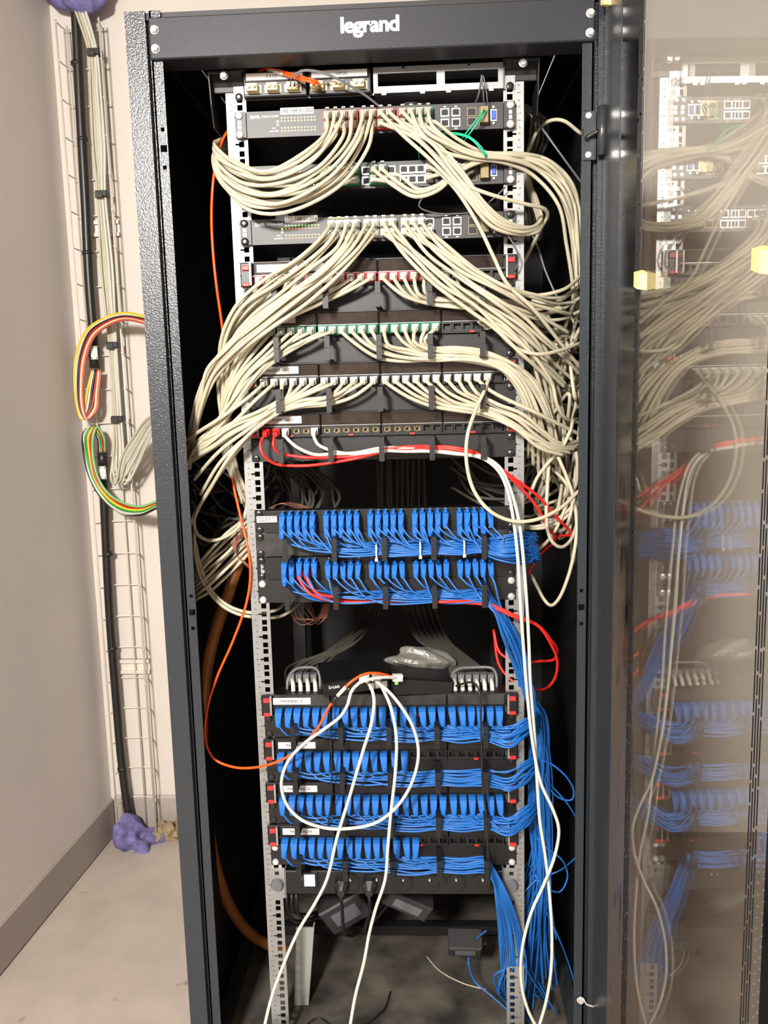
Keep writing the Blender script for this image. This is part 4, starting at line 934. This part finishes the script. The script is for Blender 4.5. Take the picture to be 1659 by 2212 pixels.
# beige coil at the far side of the right rail, top, and curving one above it
for i in range(5):
    cord('dim beige cable in the dark coil behind the top of the right rail', P((1126 + 3 * i, 275 - 4 * i, .10 + .01 * i), (1132 + 6 * i, 228 + 4 * i, .10), (1146 + 8 * i, 236 + 5 * i, .11), (1146 + 9 * i, 290 + 4 * i, .12), (1136 + 6 * i, 350, .12 + .012 * i), (1124 + 6 * i, 430, .12), (1120 + 11 * i, 520, .13)), RB, 'dimcord', group='coil behind the top of the right rail')
cord('beige cable arching alone from the top coil to the right post', P((1140, 330, .10), (1160, 285, .08), (1185, 262, .06), (1215, 260, .05), (1256, 290, .06)), RB, 'beige')
# ---- the tangle behind the right rail
TR = random.Random(21)
for i in range(30):
    y0 = TR.uniform(640, 1010); q = [(TR.uniform(1128, 1170), y0, TR.uniform(.02, .2))]
    for k in range(4):
        q.append((TR.uniform(1150, 1250), y0 + (k + 1) * TR.uniform(10, 60) + TR.uniform(-50, 50), TR.uniform(.02, .22)))
    q.append((TR.uniform(1246, 1262), y0 + TR.uniform(-60, 160), TR.uniform(.05, .2)))
    cord('beige cable in the loose tangle between right rail and right post', P(*q), RB, 'beige', group='tangle beside the right rail')
for i in range(12):
    x = TR.uniform(1132, 1200); y0 = TR.uniform(850, 960)
    cord('dim beige cable hanging in loops behind the right rail under the tangle', P((x, y0, .15), (x + TR.uniform(-10, 30), y0 + 60, .16), (x + TR.uniform(-10, 20), y0 + 120, .18), (x - TR.uniform(10, 50), y0 + 170, .2), (x - TR.uniform(60, 130), y0 + TR.uniform(150, 175), .22), (x - TR.uniform(130, 200), y0 + TR.uniform(90, 150), .24)), RB, 'dimcord', group='loops behind the right rail')
cord('white cable loop hanging beside the right rail, its bottom level with the ROCADE PTT panel', P((1192, 940, .03), (1186, 1000, .02), (1182, 1060, .0), (1180, 1110, -.005), (1184, 1150, -.005), (1196, 1174, .0), (1213, 1182, .01), (1232, 1168, .03), (1246, 1130, .06), (1250, 1080, .1)), RB, 'beige')
cord('white cable hanging in the longest loop beside the right post', P((1205, 985, .0), (1224, 1030, .0), (1240, 1080, -.005), (1246, 1140, -.01), (1240, 1195, -.01), (1226, 1250, .0), (1206, 1295, .015), (1190, 1308, .03), (1176, 1296, .045), (1158, 1262, .06), (1146, 1238, .08)), RB, 'beige')
cord('white cable crossing behind the red cords to the right post', P((1128, 1084, .03), (1146, 1064, .02), (1160, 1032, .015), (1184, 1000, .01), (1215, 965, .0), (1232, 930, .0), (1238, 905, .03)), RB, 'beige')
for i in range(2):
    cord('white cable dipping behind the right rail under the big loop, %s' % ('upper' if i == 0 else 'lower'), P((1110, 1128 + 8 * i, .07), (1150, 1138 + 4 * i, .06), (1190, 1128 + 8 * i, .06), (1225, 1105 + 10 * i, .06), (1254, 1068 + 10 * i, .09)), RB, 'beige')
cord('white cable coming from behind the blue bundle towards the right post', P((1130, 1212, .06), (1150, 1196, .05), (1180, 1172, .05), (1200, 1145, .05), (1220, 1100, .06), (1236, 1060, .08)), RB, 'beige')
# ---- the tangle on the left
for i in range(8):
    t = i / 7
    cord('beige cable slanting from the left rail down to the left post in the lower tangle', P((548 + 12 * t, 1100 + 70 * t, .10), (520 + TR.uniform(-4, 4), 1126 + 85 * t, .07), (488, 1155 + 90 * t + TR.uniform(-4, 4), .05 + .02 * (i % 3)), (452 + TR.uniform(-4, 4), 1190 + 88 * t, .045 + .012 * (i % 2)), (428, 1222 + 70 * t, .06), (418, 1252 + 50 * t, .10)), RB, 'beige', group='slanting cables of the lower left tangle')
cord('beige cable sagging across the left gap above the brown pipe', P((418, 1110, .05), (424, 1150, .04), (445, 1166, .035), (470, 1166, .03), (500, 1152, .03), (522, 1130, .03), (535, 1090, .04)), RB, 'beige')
cord('beige cable bowing down the left post and under to the left rail, outer', P((420, 1140, .06), (422, 1200, .05), (440, 1260, .05), (470, 1300, .04), (510, 1325, .035), (560, 1334, .04), (610, 1330, .07), (650, 1300, .12)), RB, 'beige')
cord('beige cable bowing down the left post and under to the left rail, inner', P((422, 1170, .06), (432, 1220, .05), (460, 1280, .05), (500, 1312, .04), (550, 1324, .04), (600, 1316, .06), (620, 1290, .1)), RB, 'beige')
cord('long beige cable falling straight from the manager to the left post', P((560, 915, -.03), (520, 965, -.035), (470, 1030, -.02), (430, 1095, .0), (416, 1130, .03)), RB, 'beige')
for i in range(16):
    y0 = 985 + 9 * i
    q = [(TR.uniform(400, 420), y0, TR.uniform(.08, .2))]
    for k in range(4): q.append((440 + k * TR.uniform(35, 65), y0 + TR.uniform(-20, 70), TR.uniform(.10, .28)))
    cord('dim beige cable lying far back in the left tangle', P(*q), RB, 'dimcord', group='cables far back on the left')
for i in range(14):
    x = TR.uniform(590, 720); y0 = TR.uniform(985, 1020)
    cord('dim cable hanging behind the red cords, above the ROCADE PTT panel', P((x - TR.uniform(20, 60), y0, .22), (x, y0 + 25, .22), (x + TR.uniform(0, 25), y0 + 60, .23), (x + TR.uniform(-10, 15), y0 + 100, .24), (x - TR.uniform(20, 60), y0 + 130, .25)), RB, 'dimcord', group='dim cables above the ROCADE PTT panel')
# ---- grey cables falling down the back to PANNEAU E
for i in range(26):
    t = i / 25; x = 812 + 106 * t + TR.uniform(-4, 4); left = i < 9; d = .42 + .05 * math.cos(i * 2.1)
    top = [(x, 900, d), (x + TR.uniform(-3, 3), 1010, d), (x + TR.uniform(-4, 4), 1110, d), (x + TR.uniform(-5, 5), 1220, d)]
    if left: e = [(790 + 80 * t + TR.uniform(-15, 10), 1330, d - .02), (770 - 25 * (1 - t) + TR.uniform(-20, 20), 1390, .24), (700 - 9 * (8 - i) + TR.uniform(-4, 4), 1440, .14), (668 - 6 * (8 - i), 1478, .05)]
    else: e = [(840 + 105 * t, 1330, d - .02), (870 + 100 * t, 1385, .24), (935 + 75 * t, 1420, .14), (975 + 80 * (i - 9) / 16, 1460, .06), (983 + 75 * (i - 9) / 16, 1490, .035)]
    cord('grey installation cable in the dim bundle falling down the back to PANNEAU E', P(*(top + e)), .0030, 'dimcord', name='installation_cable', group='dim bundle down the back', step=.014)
for sg, xs, lab in ((-1, (634, 650, 666, 682), 'left'), (1, (984, 1000, 1016, 1032, 1048, 1064), 'right')):
    t = thing('cable_clamp', 'grey %s rear clamp frame with white stubs on top of PANNEAU E' % lab, 'cable clamp', tuple(Q((xs[0] + xs[-1]) / 2, 1490, .02)))
    x0, x1 = xs[0] - 14, xs[-1] + 8
    part('frame', G().tube(rel(t, P((x0, 1492, .02), (x0 + 4, 1462, .03), (x0 + 18, 1446, .04), ((x0 + x1) / 2, 1442, .045), (x1 - 8, 1444, .04), (x1, 1458, .03), (x1 + 1, 1490, .02))), .0030, 8), M['greycord'], t, True)
    for x in xs:
        part('stub', G().tube(rel(t, P((x, 1494, .005), (x - 1, 1478, .015), (x - 3, 1466, .03))), .0042, 8, smooth=False), M['white'], t, True)
        part('connector', G().bbox(-.006, .006, -.006, .008, -.008, .008, .001), M['greycord'], t, loc=tuple(Q(x - 4, 1464, .032) - np.array(t.location)))
# brown bare wires
for i in range(9):
    t = i / 8
    cord('thin brown wire hanging in loops under the panel below ROCADE PTT', P((625 + 45 * t, 1300, .10), (628 + 55 * t, 1325 + 10 * math.sin(i), .11), (650 + 50 * t, 1342 + 8 * math.cos(i * 2), .12), (685 + 20 * t, 1335, .12), (700 + 10 * t, 1305, .12)), .0007, 'copper', name='brown_wire', cat='wire', n=5, group='brown wires under the panel')
    cord('thin brown wire curling between the brown pipe and the left rail', P((540, 1140 + 14 * t, .05), (512 + 8 * t, 1150 + 10 * math.sin(i), .05), (502 + 8 * t, 1175 + 6 * t, .05), (512, 1200, .06), (538, 1228 - 8 * t, .07)), .0007, 'copper', name='brown_wire', cat='wire', n=5, group='brown wires beside the pipe')
    if i < 5: cord('thin reddish wire arching over the left end of the ROCADE PTT panel', P((575 + 3 * i, 1102, .02), (592 + 4 * i, 1092 - 1.5 * i, .02 + .005 * i), (622 + 3 * i, 1086 + 2.5 * i, .02 + .006 * i), (650 + 5 * i, 1090 + 2 * i, .03), (668 + 4 * i, 1100, .035)), .0004, 'copper', name='brown_wire', cat='wire', n=5, group='reddish wires over the ROCADE PTT panel')

# ------------------------------------------------------------------ small boxes lying on PANNEAU E
zt = U(-9)
r = thing('router', 'small black router with three green lights lying on PANNEAU E', 'router', (-.072, .045, zt + .020)); r.rotation_euler = (.03, -.07, .20)
bx = part('case', G().loft([[(-.062, -.062, -.013), (.062, -.062, -.013), (.062, -.062, .011), (-.062, -.062, .011)], [(-.064, -.058, -.014), (.064, -.058, -.014), (.064, -.058, .0135), (-.064, -.058, .0135)], [(-.064, .05, -.014), (.064, .05, -.014), (.064, .05, .0135), (-.064, .05, .0135)]]), M['plate2'], r)
text('lettering', 'D-Link', .0075, M['paper'], r, (-.043, -.0625, .004), bold=.0002)
for k in range(3): part('light', G().box(-.0008, .0008, -.0006, .0004, -.0008, .0008), M['gled'], r, loc=(-.022 + .006 * k, -.0622, -.004))
part('yellow_label', G().box(.010, .028, -.0628, -.0618, .0065, .0105), M['yellowtag'], r)
for k in range(3): part('socket', G().bbox(.022 + .0125 * k, .033 + .0125 * k, -.066, -.0615, -.010, .002, .001), M['silver'], r)
a = thing('power_adapter', 'black slotted adapter box with a green light beside the router', 'adapter', (.060, .010, zt + .0165)); a.rotation_euler = (.0, .06, .16)
part('case', G().loft([[(-.055, -.030, -.016), (.055, -.030, -.013), (.055, -.030, .008), (-.055, -.030, .016)], [(-.057, -.026, -.0165), (.057, -.026, -.0135), (.057, -.026, .010), (-.057, -.026, .0185)], [(-.057, .04, -.0165), (.057, .04, -.0135), (.057, .04, .010), (-.057, .04, .0185)]]), M['plate2'], a)
for k in range(11): part('vent_slot', G().box(-.0010, .0010, -.0308, -.0300, -.0055, .0055), M['jackhole'], a, loc=(-.022 + .0058 * k, 0, -.001))
part('light', G().box(-.003, .003, -.0312, -.0300, -.003, .003), M['gled'], a, loc=(-.050, 0, .008))
cord('black adapter lead hooking over the front of PANNEAU E and hanging down', P((985, 1482, .0), (1012, 1474, -.03), (1028, 1478, -.05), (1036, 1500, -.06), (1039, 1560, -.062), (1041, 1640, -.062), (1043, 1700, -.06), (1050, 1760, -.062), (1054, 1840, -.06), (1056, 1900, -.05)), .0020, 'darkcord', name='adapter_lead', n=6)
cord('black lead hanging before the second ring of the lower panels', P((705, 1490, -.01), (708, 1505, -.05), (714, 1560, -.065), (716, 1640, -.068), (716, 1720, -.065), (708, 1790, -.05)), .0016, 'darkcord', name='adapter_lead', n=6)
b = part('plastic_bag', lump(.060, .03, .022, 31, 26, .22), M['clear'], None, False, (.062, .085, zt + .036), (.25, .06, .1)); tag(b, 'crumpled grey plastic bag lying behind the black adapter', 'bag')
def pluggy(o, px, py, Y, rz):
    part('plug', G().bbox(-.010, .008, -.006, .006, -.006, .006, .001), M['whiteplug'], o, loc=tuple(Q(px, py, Y) - np.array(o.location)), rot=(0, .1, rz))
o = cord('white cable looping widest from the router, across the lower panels and back', P((858, 1464, -.05), (835, 1463, -.065), (805, 1466, -.08), (775, 1476, -.09), (758, 1496, -.095), (752, 1520, -.097), (735, 1548, -.1), (700, 1575, -.1), (655, 1608, -.1), (622, 1645, -.1), (608, 1690, -.1), (618, 1735, -.1), (650, 1770, -.1), (700, 1788, -.1), (750, 1790, -.1), (810, 1778, -.1), (855, 1745, -.1), (888, 1695, -.1), (904, 1630, -.1), (894, 1575, -.1), (868, 1528, -.1), (838, 1492, -.09), (818, 1476, -.075), (808, 1468, -.05)), .0031, 'white'); pluggy(o, 860, 1464, -.047, .3)
o = cord('long white cable from the router slanting down before the left rail to the floor', P((788, 1468, -.045), (800, 1482, -.07), (808, 1510, -.09), (803, 1560, -.1), (785, 1620, -.1), (757, 1715, -.1), (728, 1810, -.1), (706, 1900, -.1), (680, 1952, -.1), (645, 2010, -.1), (612, 2085, -.11), (588, 2150, -.12), (572, 2215, -.13), (565, 2260, -.13)), .0032, 'white'); pluggy(o, 788, 1466, -.043, 0)
o = cord('long white cable from the router hanging down the middle to the floor', P((815, 1466, -.045), (828, 1490, -.07), (845, 1530, -.09), (856, 1590, -.1), (854, 1670, -.1), (845, 1750, -.1), (838, 1830, -.1), (832, 1900, -.1), (812, 1962, -.1), (798, 2015, -.1), (786, 2080, -.105), (768, 2150, -.11), (756, 2220, -.12), (752, 2260, -.12)), .0032, 'white'); pluggy(o, 815, 1464, -.043, 0)

# ------------------------------------------------------------------ power strip and clutter at the bottom
zp = U(-18.45)
ps = thing('power_strip', 'black rack power strip with a lit white rocker switch, under the lowest patch panel', 'power strip', (0, 0, zp))
part('body', G().bbox(-.215, .215, -.004, .045, .002, .052, .002), M['plate2'], ps)
q = Q(669, 1901, -.006)
sw = part('rocker_frame', G().bbox(q[0] - .0165, q[0] + .0165, -.0065, -.003, q[2] - zp - .0165, q[2] - zp + .0165, .001), M['jackblack'], ps)
part('rocker_switch', G().bbox(q[0] - .0102, q[0] + .0102, -.010, -.006, q[2] - zp - .0115, q[2] - zp + .0115, .001), M['lit'], sw)
for k in range(6):
    x = -.085 + .052 * k; s_ = part('socket', G().disc((x, -.004, .027), .020, .002, n=18), M['jackblack'], ps)
    part('earth_pin', G().disc((x, -.005, .036), .0022, .006, n=8), M['chrome'], s_)
for sg in (-1, 1):
    e = part('mounting_ear', G().box(min(sg * .2155, sg * .2430), max(sg * .2155, sg * .2430), -.004, -.001, -.006, .058).box(min(sg * .2140, sg * .2165), max(sg * .2140, sg * .2165), -.004, .03, -.002, .054), M['rail'], ps)
    part('thumb_screw', G().disc((sg * .2310, -.004, .024), .0125, .010, n=16), M['greycord'], e)
    part('slot', G().box(sg * .231 - .004, sg * .231 + .004, -.0045, -.0035, .044, .051), M['jackhole'], e)
for i, (x0, x1, lo) in enumerate(((617, 640, 1990), (628, 652, 1975), (638, 655, 1985), (735, 740, 2020), (795, 760, 2010))):
    cord('black mains lead hanging from the power strip, %s from the left rail' % ORD[i], P((x0, 1915, .05), (x0 + 2, 1935, .0), (x0 + 4, 1965, .02), ((x0 + x1) / 2 + 10, lo, .08), (x1 + 40, lo - 10, .16), (x1 + 90, lo - 70, .24)), .0034, 'darkcord', name='mains_lead', n=8)
    if i < 3: continue
    pl = thing('mains_plug', 'black mains plug in the power strip, %s from the left rail' % ORD[i], 'plug', tuple(Q(x0 + 4, 1906, .0)))
    part('body', G().loft([oct_sec(.0, 0, .016), oct_sec(-.018, 0, .015), oct_sec(-.03, -.006, .007)]), M['darkcord'], pl)
for lab, px, py, Y, sz, rot in (('grey adapter block leaning under the power strip', 745, 1958, .16, (.05, .025, .035), (.2, -.5, .1)), ('slanted grey adapter hanging below the power strip', 880, 1945, .12, (.052, .02, .020), (.2, .5, .1)), ('small grey adapter hanging low beside the blue bundle', 1004, 2037, .14, (.036, .022, .018), (.5, .02, 0))):
    t = thing('adapter', lab, 'adapter', tuple(Q(px, py, Y))); t.rotation_euler = rot
    part('case', G().bbox(-sz[0], sz[0], -sz[1], sz[1], -sz[2], sz[2], .004), M['adapter'], t)
    part('rating_label', G().box(-sz[0] * .6, sz[0] * .6, -sz[1] - .0004, -sz[1], -sz[2] * .5, sz[2] * .5), M['greycord'], t)
    part('lead_boot', G().loft([oct_sec(0, 0, .005), oct_sec(-.012, 0, .003)]), M['darkcord'], t, loc=(sz[0], 0, 0), rot=(0, 0, math.pi / 2))
ld = thing('metal_strip', 'pale metal strip standing on the dusty base behind the left rail', 'metal strip', (-.205, .10, .0842))
part('web', G().loft([[(-.022, .0, 0), (.006, 0, 0), (.006, .003, 0), (-.022, .003, 0)], [(-.014, .02, .17), (.022, .02, .17), (.022, .023, .17), (-.014, .023, .17)]]), M['pale'], ld)
part('flange', G().loft([[(.006, .0, 0), (.009, 0, 0), (.009, .02, 0), (.006, .02, 0)], [(.022, .02, .17), (.025, .02, .17), (.025, .04, .17), (.022, .04, .17)]]), M['pale'], ld)
cord('thin black lead curled on the dusty base', [(x, y, .0865) for x, y in ((-.16, .02), (-.185, -.01), (-.195, .03), (-.17, .06), (-.13, .03), (-.10, .02), (-.06, .05), (-.03, .09), (-.02, .14))], .0020, 'darkcord', name='adapter_lead', n=6)
cord('thin pale wire lying on the dusty base near the blue bundle', [(x, y, .0860) for x, y in ((.06, .26), (.09, .21), (.14, .17), (.19, .15))], .0014, 'beige', name='pale_wire', cat='wire', n=6)
# latch hook low on the right post
t = thing('door_latch', 'small zinc latch hook with bolt low on the right post', 'latch', tuple(Q(1254, 2160, -.084)))
part('hook', G().tube([(-.006, -.002, .004), (.004, -.004, .006), (.010, -.006, -.004), (.026, -.008, -.008)], .0018, 6), M['chrome'], t, True)
part('bolt', cached('hexbolt', hexbolt, M['chrome']), None, t)
